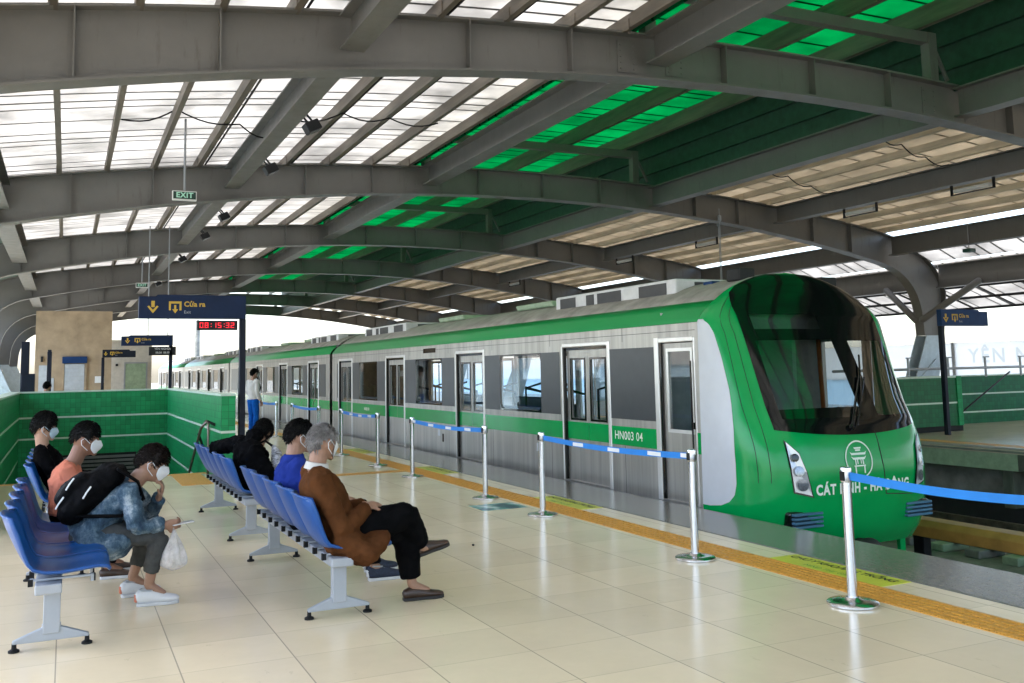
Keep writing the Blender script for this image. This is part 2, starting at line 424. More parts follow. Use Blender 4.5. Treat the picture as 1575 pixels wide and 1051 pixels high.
green_wall('green mosaic wall on the left of the stairwell, ending at the frame edge', HX0-.2, HX0, 11.0, HY1-.01, 1.27, (.72, .28, -.16), ('+x',))
green_wall('bright green mosaic wall between stairwell and platform, with a handrail on it', HX1, HX1+.2, 14.3, HY1+.2, 1.27, (.72, .28, -.16), ('-x', '-y'))
f = MB()
for k in range(5): f.box(-.6, 1.4, HY1-.06, HY1-.005, -.52+.085*k, -.47+.085*k)
b = root('floor_grille', 'black slatted grille at the foot of the green stairwell back wall', 'grille', (.4, HY1, -.5)); 
MB().box(-.62, 1.42, HY1-.02, HY1-.003, -.56, -.08).build('back_plate', 'rubber', b); f.build('slats', 'steel', b)
# handrail in the stairwell
t = root('handrail', 'dark bent steel handrail fixed to the green stairwell wall', 'handrail', (2.0, 15, 0))
MB().tube([(1.93,14.75,.82),(1.93,14.95,.86),(1.93,15.6,.72),(1.93,18.5,-.9)], .022, seg=10).build('rail', 'rail', t, smooth=True)
MB().tube([(2.05,14.9,.8),(1.93,14.95,.86)], .02, seg=8).tube([(2.05,16,.3),(1.93,15.9,.62)], .02, seg=8).build('bracket', 'dark', t, smooth=True)
MB().tube([(1.93,14.75,.82),(1.93,14.74,.05)], .018, seg=10).build('post', 'rail', t, smooth=True)

# trackbed
f = MB(); f.box(6.25, 14.9, YB, 140, -1.6, -1.32); struct(f.build('trackbed', 'concrete'))
def railway(label, xc, y0, y1, sl0, sl1):
    t = root('railway_track', label, 'track', (xc, 0, -1.32))
    for s in (-.7175, .7175):
        m = MB(); x = xc+s
        m.box(x-.036, x+.036, y0, y1, -1.085, -1.05); m.box(x-.009, x+.009, y0, y1, -1.18, -1.085); m.box(x-.065, x+.065, y0, y1, -1.2, -1.18)
        m.build('rail', 'rail', t)
    y = sl0
    while y < sl1:
        for s in (-.7175, .7175):
            MB().box(xc+s-.28, xc+s+.28, y-.13, y+.13, -1.32, -1.2).build('sleeper_block', 'palegreen' if int(y*7) % 3 else 'concrete', t, bevel=.02)
        y += .62
railway('near railway track under and in front of the green train', 7.86, YB, 140, 2.2, 15)
railway('far railway track beside the opposite platform', 13.0, YB, 140, 6.2, 19)
t = root('conductor_rail', 'orange covered power rail on black brackets beside the track', 'power rail', (10.5, 10, -1.3))
m = MB(); m.poly([(10.52,9.95,-.58),(10.78,9.95,-.58),(10.86,9.95,-.66),(10.86,9.95,-.80),(10.46,9.95,-.80),(10.46,9.95,-.66)], (0,-13,0)); m.build('cover', 'third', t, bevel=.01)
for k in range(5):
    y = 9.6-2.6*k
    m = MB(); m.box(10.6,10.74,y-.09,y+.09,-1.32,-.80); m.box(10.5,10.95,y-.16,y+.16,-1.32,-1.24); m.build('bracket', 'dark', t, bevel=.01)
# opposite platform
OE = 14.7
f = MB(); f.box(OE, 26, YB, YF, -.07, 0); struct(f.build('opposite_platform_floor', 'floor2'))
f = MB(); f.box(OE+.02, OE+.3, YB, YF, -.36, -.07); struct(f.build('opposite_platform_fascia', 'palegreen'))
f = MB(); f.box(OE+.35, OE+.55, YB, YF, -.98, -.36); struct(f.build('opposite_platform_side_wall', 'concrete'))
f = MB(); f.box(OE+.36, 26, YB, YF, -1.32, -.98); struct(f.build('opposite_platform_shade_gap', 'tr_under'))  # shade of the gap under the platform, put in as a near-black solid
f = MB(); f.box(OE-.006, OE+.014, YB, YF, -.055, -.02); f.box(OE, OE+.3, YB, YF, .0, .004); struct(f.build('opposite_platform_nosing', 'concrete'))
f = MB(); f.box(OE+.5, OE+.81, YB, YF, 0, .005); struct(f.build('opposite_tactile_strip', 'tactile'))
for k, y in enumerate([5.6, 8.2, 11.35, 14.2, 17, 20]):
    tag(MB().box(OE+.05, OE+.35, y-.10, y+.10, -1.0, -.362).build('support_pier', 'wetcon'), 'stained concrete pier under the opposite platform edge, %s from the front' % ORD[k], 'pier', 'piers under the opposite platform')
    tag(MB().box(OE+.0, OE+.019, y-.42, y-.25, -.355, -.075).build('drain_stain', 'wetcon'), 'dark stained strip on the pale green platform edge, %s from the front' % ORD[k], 'strip', 'stained strips on the opposite fascia')
# opposite stairwell walls
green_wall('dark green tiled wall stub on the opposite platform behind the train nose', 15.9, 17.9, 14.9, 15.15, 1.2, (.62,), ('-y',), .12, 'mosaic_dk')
tag(MB().box(17.9, 18.05, 14.88, 15.16, .12, 1.2).build('tiled_pier', 'mosaic'), 'bright green tiled end pier of the wall on the opposite platform', 'pier')
tag(MB().box(15.9, 18.06, 14.92, 15.13, 0, .12).build('wall_plinth', 'rubber'), 'black plinth under the green wall stub on the opposite platform', 'plinth')
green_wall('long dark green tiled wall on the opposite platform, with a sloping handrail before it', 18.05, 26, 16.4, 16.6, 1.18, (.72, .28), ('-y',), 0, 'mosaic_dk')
t = root('sloping_handrail', 'thin sloping handrail in front of the long green wall', 'handrail', (19, 15.6, 0))
MB().tube([(17.9,15.3,.05),(20.6,15.6,1.25)], .02, seg=8).build('rail', 'dark', t, smooth=True)
MB().tube([(18.4,15.35,.3),(18.4,15.35,0)], .015, seg=8).build('post', 'dark', t)
t = root('guard_railing', 'thin steel railing above the green walls of the opposite platform', 'railing', (20, 16.5, 1.2))
MB().tube([(15.0,15.6,1.36),(28,16.8,1.36)], .03, seg=8).build('top_rail', 'beam', t, smooth=True)
for x in (16.05, 17.5, 18.95, 20.4, 21.85):
    y = 15.6+(x-15)*1.2/13
    MB().tube([(x,y,1.15),(x,y,1.62)], .028, seg=8).bar((x-.05,y,1.62),(x+.14,y,1.62),.04,.03).build('post', 'beam', t)
# outer barriers
def barrier(label, x, y0, y1, z1, z2, sgn):
    t = root('noise_barrier', label, 'barrier', (x, (y0+y1)/2, 0))
    MB().box(x-.06, x+.06, y0, y1, -.4, z1).build('lower_panel', 'bluebar', t)
    MB().box(x-.03, x+.03, y0, y1, z1, z2).build('upper_panel', 'frost', t)
    for k in range(int((y1-y0)/4.6)+1):
        MB().box(x-.07, x+.07, y0+4.6*k-.05, y0+4.6*k+.05, z1, z2+.02).build('post', 'beam', t)
    return t
barrier('pale frosted barrier with faint station lettering behind the opposite platform', 26.2, 8, 100, .9, 2.1, 1)
barrier('pale blue and frosted barrier along the left edge of the platform', -3.1, 10, 78, 1.55, 2.05, -1)
def fl(u, v): return (26.12, 21.2-u, 1.66+v)
t = root('station_lettering', 'faint grey station name letters on the frosted barrier', 'lettering', (26.1, 20, 1.6))
text_mesh('YÊN NGHĨA', .62, fl, bold=.012, spacing=1.25, align='LEFT').build('letters', panel_mat('faint_letter', (.80,.82,.83), (.7,.7,.7), .85, lines=False, dirt=.05), t, fix=False)

# ------------------------------------------------------------------ ROOF
AX = 10.0
FY = [11.0+9.25*k for k in range(7)]
def zb(x): return 5.68-.0094*(x-AX)**2
def dp(x): return .58+.0022*(x-AX)**2
def zt(x): return zb(x)+dp(x)
def bez(p0, p1, p2, n):
    return [tuple((1-t)**2*a+2*t*(1-t)*b+t*t*c for a, b, c in zip(p0, p1, p2)) for t in [i/n for i in range(n+1)]]
NX = 30
def frame_paths():
    xs = [-1.2+(22.6-1.2-(-.2)-1.2)*0+ (21.2+1.2)*i/NX for i in range(NX+1)]
    lo = [(x, zb(x)) for x in xs]; hi = [(x, zt(x)) for x in xs]
    R_lo = bez((21.2, zb(21.2)), (22.75, zb(22.4)), (22.95, 3.0), 9)[1:] + [(23.0, 2.3)]
    R_hi = bez((21.2, zt(21.2)), (23.6, zt(23.6)), (23.95, 3.6), 9)[1:] + [(23.75, 2.3)]
    L_lo = bez((-1.2, zb(-1.2)), (-2.55, zb(-2.2)), (-2.75, 3.0), 9)[1:] + [(-2.8, 2.3)]
    L_hi = bez((-1.2, zt(-1.2)), (-3.4, zt(-3.4)), (-3.75, 3.6), 9)[1:] + [(-3.55, 2.3)]
    return L_lo[::-1]+lo+R_lo, L_hi[::-1]+hi+R_hi
LO, HI = frame_paths()
def make_frame(Y):
    t = root('roof_frame', 'x', 'roof arch', (0, Y, 0), 'curved steel roof arches')
    A = [(x, Y, z) for x, z in LO]; B = [(x, Y, z) for x, z in HI]
    MB().strip(A, B, (0, .025, 0)).build('web', 'steel', t)
    def flange(P, th):
        m = MB(); n = len(P); O = []
        for i in range(n):
            d = V(P[min(i+1,n-1)])-V(P[max(i-1,0)]); nn = V((d.z, 0, -d.x)).normalized()
            O.append(V(P[i])+nn*th)
        o = 0
        m.strip([p+V((0,-.17,0)) for p in map(V, P)], [p+V((0,.17,0)) for p in map(V, P)], (0,0,0)) if False else None
        k = len(m.v)
        for p, q in zip(P, O): m.v += [V(p)+V((0,-.16,0)), V(p)+V((0,.16,0)), V(q)+V((0,.16,0)), V(q)+V((0,-.16,0))]
        for i in range(n-1):
            a = 4*i; b = a+4
            for j in range(4): m.f.append((a+j, a+(j+1)%4, b+(j+1)%4, b+j))
        m.f.append((0,3,2,1)); m.f.append((4*n-4,4*n-3,4*n-2,4*n-1))
        return m
    flange(A, .03).build('bottom_flange', 'steel', t)
    flange(B, -.03).build('top_flange', 'steel', t)
    for x in (-1.24, -.02, 1.5, 4.6, 6.1, 8.7, 10.4, 12.0, 14.9, 16.3, 18.9, 20.3):
        MB().box(x-.008, x+.008, Y-.15, Y-.014, zb(x)+.002, zt(x)-.002).box(x-.008, x+.008, Y+.014, Y+.15, zb(x)+.002, zt(x)-.002).build('stiffener', 'steel', t)
    for x in (7.05, 7.86, 13.0, 14.0):
        m = MB(); m.box(x-.16, x+.16, Y-.026, Y-.0135, zb(x)+.07, zt(x)-.07)
        for i in range(5):
            for dx in (-.11, .11): m.sphere((x+dx, Y-.027, zb(x)+.13+(dp(x)-.26)*i/4), (.016, .012, .016), None, 8, 4)
        m.build('splice_plate', 'steel', t)
    for sx in (1, -1):                                    # pale blue column foot
        c = lambda x: x if sx > 0 else 20.2-x
        p = [(c(23.0), Y-.2, 2.3), (c(23.75), Y-.2, 2.3), (c(23.1), Y-.2, 0), (c(22.0), Y-.2, 0)]
        q = MB().poly(p, (0,.03,0)).poly([(a, b+.37, z) for a, b, z in p], (0,.03,0))
        q.poly([(c(23.35), Y-.17, 2.3), (c(23.40), Y-.17, 2.3), (c(22.75), Y-.17, 0), (c(22.70), Y-.17, 0)], (0,.34,0))
        q.bar((c(22.2),Y-.21,.7),(c(23.3),Y-.21,1.6),.03,.06,(0,1,0))
        q.build('column_foot', 'steelblue', t)
        if sx > 0:
            for s in (1, -1):
                MB().tube([(22.95, Y+.1*s, 2.75), (23.5, Y+1.7*s, 3.8)], .10, seg=10).build('brace', 'steel', t, smooth=True)
    return t
NAMEF = ['nearest grey steel roof arch, cropped by both sides of the photo', 'second grey steel roof arch, with the EXIT sign hanging in front of it', 'third grey steel roof arch from the camera, above the train windows', 'fourth grey steel roof arch from the camera', 'fifth grey steel roof arch, just above the blue exit sign', 'sixth grey steel roof arch, next to last', 'last grey steel roof arch, edged by white sky']
fr0 = make_frame(FY[0]); fr0['label'] = NAMEF[0]
for k in range(1, 7):
    c = copy_tree(fr0, loc=(0, FY[k], 0)); c['label'] = NAMEF[k]
R0, R1 = -9.0, FY[-1]+.6
def girder(label, x0, x1, z0, z1, mat='steel', y0=R0):
    t = root('roof_girder', label, 'girder', ((x0+x1)/2, 0, z0), 'long roof girders along the platform')
    xm = (x0+x1)/2
    ys = [y for y in FY]
    segs = []; p = y0
    for y in ys: segs.append((p, y-.165)); p = y+.165
    m = MB(); fl = MB()
    for a, b in segs:
        m.box(xm-.015, xm+.015, a, b, z0+.026, z1-.026)
        fl.box(x0, x1, a, b, z0, z0+.025); fl.box(x0, x1, a, b, z1-.025, z1)
    m.build('web', mat, t); fl.build('flanges', mat, t); return t
girder('grey box girder along the left edge of the white roof sheets', -1.44, -1.06, 4.75, 5.25)
girder('grey girder across the white roof sheets, carrying the floodlights', 2.88, 3.18, 5.42, 5.86)
girder('broad grey girder between the white roof and the green skylight', 7.26, 7.62, 5.78, 6.24)
girder('green lit girder between the skylight and the tan roof', 13.4, 13.7, 5.62, 6.12)
girder('grey girder between the two tan roof bays', 17.45, 17.75, 5.38, 5.84)
girder('grey girder at the outer edge of the tan roof', 21.7, 22.0, 4.64, 5.18)
girder('dark eave girder beyond the opposite platform columns', 23.55, 23.85, 3.72, 4.42)
def purlin(label, x, z, mat='steel2', d=.2, w=.075, group='roof purlins', y0=R0, y1=R1):
    m = MB(); m.box(x-.006, x+.006, y0, y1, z, z+d); m.box(x+.006, x+w, y0, y1, z, z+.014); m.box(x+.006, x+w, y0, y1, z+d-.014, z+d)
    m.box(x+w-.012, x+w, y0, y1, z+.014, z+.035)
    for yy in FY:
        for e in (-.3, .3): m.box(x-.02, x-.0065, yy+e-.05, yy+e+.05, z-.02, z+.13)
    return tag(m.build('roof_purlin', mat), label, 'purlin', group)
for k, x in enumerate((-.26, .6, 1.49, 2.34, 4.15, 5.08, 6.05, 6.9)):
    z = zt(x)+.004
    where = ORD[k].replace('nearest', 'first')
    purlin('thin steel purlin under the white roof sheets, %s from the left edge' % where, x, z)
    if k in (3, 4, 5):
        m = MB()
        for j in range(2): m.tube([(x+.12+.06*j, R0, z+.09), (x+.12+.06*j, R1, z+.09)], .018, seg=6, cap=0)
        tag(m.build('cable_conduit', 'dark'), 'thin twin conduit beside the %s purlin near the floodlight girder' % ['', '', '', 'left', 'right', 'second right'][k], 'conduit', 'conduits under the roof')
for k, x in enumerate((14.5, 15.43, 16.33, 17.25, 18.4, 19.25, 20.1, 20.9, 21.55)):
    purlin('tan purlin under the tan roof sheets, %s from the green girder' % ORD[k].replace('nearest', 'first'), x, zt(x)+.004, 'tan_purlin', .15, .09)
def sheet(name, label, mat, xs, zf, y0=R0, y1=R1, th=.012):
    A = [(x, y0, zf(x)) for x in xs]; B = [(x, y1, zf(x)) for x in xs]
    return tag(MB().strip(A, B, (0, 0, th)).build(name, mat), label, 'roof sheet')
rng = lambda a, b, n: [a+(b-a)*i/n for i in range(n+1)]
sheet('roof_sheet', 'translucent white ribbed roof sheeting over the waiting benches', 'white_panel', rng(-1.3, 7.24, 10), lambda x: zt(x)+.222)
sheet('roof_sheet', 'yellowed tan roof sheeting over the far track', 'tan_panel', rng(13.72, 21.75, 10), lambda x: zt(x)+.172)
sheet('roof_sheet', 'clear white roof strip beyond the tan roof', 'white_panel', rng(21.85, 23.5, 3), lambda x: 5.2-(x-21.85)*.42)
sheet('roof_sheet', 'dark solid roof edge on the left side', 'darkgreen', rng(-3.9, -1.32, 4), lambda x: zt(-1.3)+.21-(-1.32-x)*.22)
sheet('roof_sheet', 'clear white outer eave sheeting over a dark lattice', 'white_panel', rng(23.9, 27.5, 4), lambda x: 4.5-(x-23.9)*.33)
t = root('eave_lattice', 'dark lattice frame under the outer eave sheeting', 'lattice', (25.5, 20, 4))
for x in (24.7, 25.6, 26.5, 27.4): MB().bar((x, R0, 4.42-(x-23.9)*.33), (x, R1, 4.42-(x-23.9)*.33), .06, .08).build('long_bar', 'dark', t)
m = MB(); y = 8.
while y < R1:
    m.bar((23.9, y, 4.44), (27.45, y, 3.27), .05, .05); y += 1.55
m.build('cross_bars', 'dark', t)
# raised green skylight (monitor roof)
def zm(x): return 7.19+0*x
sheet('roof_sheet', 'translucent green skylight sheeting along the middle of the roof', 'green_panel', rng(7.0, 13.2, 8), lambda x: zm(x)+.26)
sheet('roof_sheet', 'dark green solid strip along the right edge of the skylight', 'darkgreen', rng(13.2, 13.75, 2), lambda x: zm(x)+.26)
for k, x in enumerate((7.5, 9.15, 11.2, 12.75)):
    m = MB(); m.box(x-.006, x+.006, R0, R1, zm(x)-.10, zm(x)+.245); m.box(x+.006, x+.10, R0, R1, zm(x)-.10, zm(x)-.085)
    tag(m.build('roof_purlin', 'steel2'), 'green lit purlin under the green skylight, %s from its left side' % ORD[k].replace('nearest', 'first'), 'purlin', 'skylight purlins')
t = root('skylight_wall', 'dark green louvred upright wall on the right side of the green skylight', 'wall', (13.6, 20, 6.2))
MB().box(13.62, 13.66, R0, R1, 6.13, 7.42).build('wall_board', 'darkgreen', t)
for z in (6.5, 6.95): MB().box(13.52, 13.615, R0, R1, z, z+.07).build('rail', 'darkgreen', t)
t = root('skylight_wall', 'narrow green translucent upright wall on the left side of the green skylight', 'wall', (7.2, 20, 6.2))
MB().box(7.14, 7.17, R0, R1, 6.26, 7.4).build('wall_sheet', 'green_panel', t)
MB().box(7.17, 7.25, R0, R1, 6.7, 6.76).build('rail', 'steel', t)
for k, y in enumerate(FY):
    t = root('skylight_truss', 'green lit post and rafter frame holding the skylight over the %s roof arch' % ORD[k], 'truss', (10, y, 6.2), 'skylight frames')
    MB().box(13.1-.09, 13.1+.09, y-.09, y+.09, zt(13.1)+.002, zm(13.1)-.12).build('post', 'steel', t)
    MB().box(7.42-.09, 7.42+.09, y-.09, y+.09, zt(7.42)+.002, zm(7.42)-.12).build('post', 'steel', t)
    m = MB(); m.bar((13.0, y, 6.98), (7.52, y, 6.98), .16, .18); m.build('rafter', 'steel', t)
    m = MB(); m.bar((13.19, y, 6.9), (13.5, y, 6.3), .05, .05); m.build('knee_brace', 'steel', t)
# intermediate short hangers on the green girder
# floodlights, lamps, cables
def floodlight(label, y):
    t = root('floodlight', label, 'floodlight', (3.25, y, 5.4), 'floodlights on the roof girder')
    MB().obox((3.36, y, 5.36), (.10,0,.05), (0,.13,0), (-.04,0,.07)).build('lamp_body', 'dark', t, bevel=.015)
    MB().obox((3.40, y, 5.29), (.085,0,.042), (0,.11,0), (-.004,0,.008)).build('lamp_glass', 'lens', t)
    MB().tube([(3.18, y-.1, 5.6), (3.33, y-.1, 5.44)], .018, seg=6).tube([(3.18, y+.1, 5.6), (3.33, y+.1, 5.44)], .018, seg=6).build('bracket', 'dark', t)
for k, y in enumerate((14.3, 17.6, 23.4, 26.9, 32.5, 41.5)):
    floodlight('small black floodlight under the white roof girder, %s from the camera' % ORD[k], y)
for k, (x, y) in enumerate(((17.6, 13.9), (17.6, 17.1), (17.6, 23.3), (17.6, 28), (17.6, 37))):
    t = root('batten_lamp', 'white batten lamp in a black bracket below the tan roof girder, %s from the camera' % ORD[k], 'lamp', (x, y, 5.3), 'batten lamps under the tan roof')
    MB().box(x-.06, x+.06, y-.45, y+.45, 5.2, 5.28).build('tube_lamp', 'white', t, bevel=.02)
    MB().box(x-.02, x+.02, y-.55, y-.5, 5.16, 5.4).box(x-.02, x+.02, y+.5, y+.55, 5.16, 5.4).box(x-.02, x+.02, y-.55, y+.55, 5.155, 5.18).build('bracket', 'dark', t)
def cable(label, pts, r=.014):
    P = []
    for i in range(len(pts)-1):
        for j in range(6):
            q = j/6; p = V(pts[i]).lerp(V(pts[i+1]), q); p.z -= .10*math.sin(math.pi*q); P.append(p)
    P.append(V(pts[-1]))
    tag(MB().tube(P, r, seg=6, cap=0).build('cable', 'dark', smooth=True), label, 'cable', 'loose cables under the roof')
cable('loose black cable strung over the hanging EXIT sign', [(.7,16.2,5.7),(1.55,16.3,5.98),(2.6,16.4,5.85),(3.2,16.5,5.7)])
cable('black cable looping between purlins beside the floodlight girder', [(3.2,15.4,5.75),(4.2,15.6,6.0),(5.1,15.8,6.05),(6.1,16,6.1)])
cable('black cable looped under the tan roof near the front', [(14.6,13.6,6.08),(15.45,13.8,6.0),(16.35,14,5.85),(17.3,14.2,5.8)])
cable('black cable looped under the tan roof behind the front loop', [(14.6,17.0,6.08),(15.45,17.2,6.0),(16.35,17.4,5.85),(17.3,17.6,5.8)])
# exit signs hanging from the roof
def exit_sign(label, x, y, zc, ztop, words=True):
    t = root('exit_sign', label, 'exit sign', (x, y, zc), 'hanging green exit signs')
    MB().tube([(x, y, zc+.1), (x, y, ztop)], .018, seg=8, cap=0).build('rod', 'beam', t)
    MB().box(x-.19, x+.19, y-.03, y+.03, zc-.075, zc+.085).build('housing', 'white', t, bevel=.01)
    MB().box(x-.175, x+.175, y-.034, y-.0305, zc-.05, zc+.07).build('sign_face', 'exitled', t)
    if words: text_mesh('EXIT', .12, lambda u, v: (x+u, y-.037, zc+.01+v), bold=.004, spacing=1.1).build('lettering', 'exitwhite', t, fix=False)
exit_sign('green lit EXIT sign hanging on a rod before the second arch', 1.67, 16.0, 4.46, zt(1.6))
exit_sign('small green EXIT sign far down the platform, above the blue signs', 2.2, 33.5, 4.55, zt(2.2))
t = root('hanging_lamp', 'small green lamp box on a rod under the far side girder', 'lamp', (21.8, 17.45, 4.5))
MB().box(21.68, 21.92, 17.33, 17.57, 4.42, 4.52).build('housing', 'exitled', t, bevel=.02); MB().tube([(21.8,17.45,4.52),(21.8,17.45,5.2)], .015, seg=6).build('rod', 'beam', t)
for k, x in enumerate((15.6, 15.95)):
    tag(MB().tube([(x, 20.05+.5*k, zb(x)+.3), (x, 20.05+.5*k, 2.6)], .012, seg=6, cap=0).tube([(x, 20.05+.5*k, zb(x)-.02), (x, 20.05+.5*k, zb(x)+.1)], .05, seg=8).build('hanging_rod', 'beam'), ['left','right'][k]+' one of two thin rods hanging from the second arch above the train roof', 'rod', 'hanging rods')

# ------------------------------------------------------------------ SIGNS
def arrow(x, y, z, h):
    m = MB(); w = h*.28
    m.poly([(x-.13*h, y, z+h*.5), (x+.13*h, y, z+h*.5), (x+.13*h, y, z), (x-.13*h, y, z)], (0,-.004,0))
    m.poly([(x-.42*h, y, z+.05*h), (x-.3*h, y, z+.12*h), (x, y, z-.22*h), (x+.3*h, y, z+.12*h), (x+.42*h, y, z+.05*h), (x, y, z-.5*h)], (0,-.0045,0))
    return m
def exit_icon(x, y, z, h):
    m = MB(); q = h*.5
    m.box(x-q, x-q+.16*h, y-.004, y, z-q*.5, z+q); m.box(x+q-.16*h, x+q, y-.004, y, z-q*.5, z+q); m.box(x-q+.16*h, x+q-.16*h, y-.004, y, z+q-.18*h, z+q)
    m.poly([(x-.08*h, y, z+.2*h), (x+.08*h, y, z+.2*h), (x+.08*h, y, z-.15*h), (x-.08*h, y, z-.15*h)], (0,-.004,0))
    m.poly([(x-.24*h, y, z-.16*h), (x+.24*h, y, z-.16*h), (x, y, z-.5*h)], (0,-.004,0))
    return m
def exit_board(label, xp, y, x0, x1, z0, z1, zbase, pole_right=True, sub=True, step=.06, matb='navy', far=False):
    t = root('exit_board', label, 'sign', (xp, y, zbase))
    h = z1-z0; xs = x0+(x1-x0)*.17
    if pole_right: pts = [(x0,y-.06,z0),(x1,y-.06,z0),(x1,y-.06,z1),(xs,y-.06,z1),(xs-.03,y-.06,z1-.025),(x0,y-.06,z1-.03)]
    else: xs = x1-(x1-x0)*.2; pts = [(x0,y-.06,z0),(x1,y-.06,z0),(x1,y-.06,z1-.04),(xs+.03,y-.06,z1-.04),(xs,y-.06,z1),(x0,y-.06,z1)]
    MB().poly(pts, (0,.12,0)).build('board', matb, t, bevel=.006)
    MB().box(xp-.045, xp+.045, y-.05, y+.05, zbase, z0 if (x0 < xp < x1) else z1+.0).build('pole', 'navydk', t, bevel=.01)
    yy = y-.0605
    arrow(x0+h*.42*(1.3 if pole_right else .9), yy, (z0+z1)/2-.01, h*.52).build('arrow', 'ygold', t)
    xi = x0+h*(1.42 if pole_right else 1.15)
    exit_icon(xi, yy, (z0+z1)/2-.03*h, h*.5).build('exit_symbol', 'ygold', t)
    text_mesh('Cửa ra', h*.30, lambda u, v: (xi+h*.35+u, yy-.004, z0+h*.6+v), align='LEFT', bold=h*.008).build('lettering', 'ygold', t, fix=False)
    text_mesh('Exit', h*.18, lambda u, v: (xi+h*.35+u, yy-.004, z0+h*.27+v), align='LEFT').build('small_lettering', 'beam', t, fix=False)
    return t
exit_board('large navy exit board with yellow arrow on a pole over the stairwell', 2.36, 14.45, .91, 2.40, 2.37, 2.715, 0)
# LED clock hanging under the board
t = root('clock', 'black digital clock with red numerals under the large navy board', 'clock', (1.98, 14.45, 2.2))
MB().box(1.71, 2.285, 14.41, 14.49, 2.205, 2.345).build('case', 'dark', t, bevel=.006)
m = MB(); SEG = {'0':'abcdef','8':'abcdefg','1':'bc','5':'afgcd','3':'abgcd','2':'abged'}
def digit(m, ch, x, z, w, h, y):
    t_ = .011
    R = {'a':(x,x+w,z+h-t_,z+h),'d':(x,x+w,z,z+t_),'g':(x,x+w,z+h/2-t_/2,z+h/2+t_/2),'f':(x,x+t_,z+h/2,z+h),'b':(x+w-t_,x+w,z+h/2,z+h),'e':(x,x+t_,z,z+h/2),'c':(x+w-t_,x+w,z,z+h/2)}
    for s in SEG[ch]: a, b, c, d = R[s]; m.box(a+.001, b-.001, y-.003, y, c+.001, d-.001)
x = 1.745
for ch in '08:15:32':
    if ch == ':':
        for z in (2.25, 2.29): m.box(x+.014, x+.026, 14.407, 14.41, z, z+.012)
        x += .042
    else: digit(m, ch, x, 2.237, .05, .078, 14.41); x += .071
m.build('numerals', 'led', t)
t = exit_board('middle navy exit board beyond the stairwell, hung over a grey notice strip', 2.53, 27.0, 1.29, 2.58, 2.36, 2.64, 0)
MB().tube([(1.95,27,2.64),(1.95,27,5.6)], .015, seg=6, cap=0).tube([(2.45,27,2.64),(2.45,27,5.6)], .015, seg=6, cap=0).build('hanger', 'beam', t)
t = root('notice_board', 'black notice strip with white text under the middle navy board', 'sign', (2.3, 27.0, 2.2))
MB().box(1.98, 2.66, 26.95, 27.05, 2.10, 2.33).build('board', 'dark', t)
text_mesh('YÊN NGHĨA', .075, lambda u, v: (2.32+u, 26.946, 2.27+v)).build('lettering', 'white', t, fix=False)
text_mesh('08:20  08:30', .07, lambda u, v: (2.32+u, 26.946, 2.17+v)).build('times', 'white', t, fix=False)
exit_board('small dark navy board in front of the pale service building', 1.05, 33, 1.03, 2.02, 2.17, 2.42, 0, pole_right=False, matb='navydk')
exit_board('blue exit board on a black pole on the opposite platform', 16.72, 14.2, 16.68, 18.1, 2.28, 2.63, 0, pole_right=False, matb='blue_sign')
t = root('totem_sign', 'dark navy post standing at the left stairwell corner', 'sign post', (-.75, 23.3, 0))
MB().box(-.90, -.74, 23.1, 23.4, 0, 2.35).build('post', 'navydk', t, bevel=.01); MB().box(-.88, -.62, 23.05, 23.42, 0, 1.65).build('cabinet', 'navydk', t, bevel=.01)
tag(MB().box(-.47, -.36, 28, 28.1, 0, 2.25).box(-.46,-.37,28.01,28.09,2.25,2.3).build('slim_post', 'navydk', bevel=.01), 'slim black post in front of the tan block', 'post')
# buildings on the platform
t = root('stair_block', 'tall tan stone block with a blue fascia and a grey shutter', 'building', (.2, 36, 0))
MB().box(-.98, 1.42, 36, 40, 0, 3.84).build('wall', 'stone', t)
m = MB()
for k in range(14): m.box(-.06, .56, 35.93+(.012 if k % 2 else 0), 35.997, .144*k, .144*k+.142)
m.build('shutter', 'shutter', t)
MB().box(-.14, .64, 35.88, 35.995, 2.04, 2.27).build('fascia', 'blue_sign', t, bevel=.01)
MB().box(-.13, -.07, 35.92, 35.995, 0, 2.03).box(.57, .63, 35.92, 35.995, 0, 2.03).build('door_frame', 'stone', t)
MB().box(-.85, -.6, 35.97, 35.995, 1.1, 1.98).box(-.55,-.38,35.97,35.995,.95,1.55).build('wall_panel', 'shutter', t)
MB().box(-.80, -.73, 35.9, 35.995, 2.1, 2.28).box(-.56,-.5,35.9,35.965,1.35,1.42).build('speaker', 'dark', t)
MB().box(.9, 1.2, 35.975, 35.995, 1.35, 1.58).build('notice', 'white', t)
t = root('service_building', 'low pale service building with a grey green door', 'building', (2.4, 44, 0))
MB().box(1.43, 3.35, 44, 50, 0, 3.05).build('wall', 'plaster', t)
MB().box(2.3, 3.12, 43.95, 43.995, 0, 2.1).build('door', 'palegreen', t)
MB().box(2.24,2.295,43.93,43.995,0,2.16).box(3.125,3.18,43.93,43.995,0,2.16).box(2.295,3.125,43.93,43.995,2.105,2.16).build('door_frame', 'beam', t)
MB().box(1.9, 2.0, 43.9, 43.995, 2.0, 2.1).build('camera_box', 'dark', t)
MB().box(1.38, 3.4, 43.9, 50.1, 3.05, 3.12).build('roof', 'plaster', t)
t = root('far_building', 'grey white building beyond the left platform barrier', 'building', (-9, 60, -9))
MB().box(-16, -4.2, 52, 70, -9, 4.3).build('wall', 'plaster', t)
for k in range(3):
    MB().box(-4.19, -4.15, 54+4.5*k, 57+4.5*k, 1.9, 3.0).build('window', 'bluebar', t)
tag(MB().tube([(9.75,82,-2),(9.75,82,6.0)], .22, seg=12).build('concrete_mast', 'concrete', smooth=True, split=40), 'grey mast standing behind the far end of the train', 'mast')
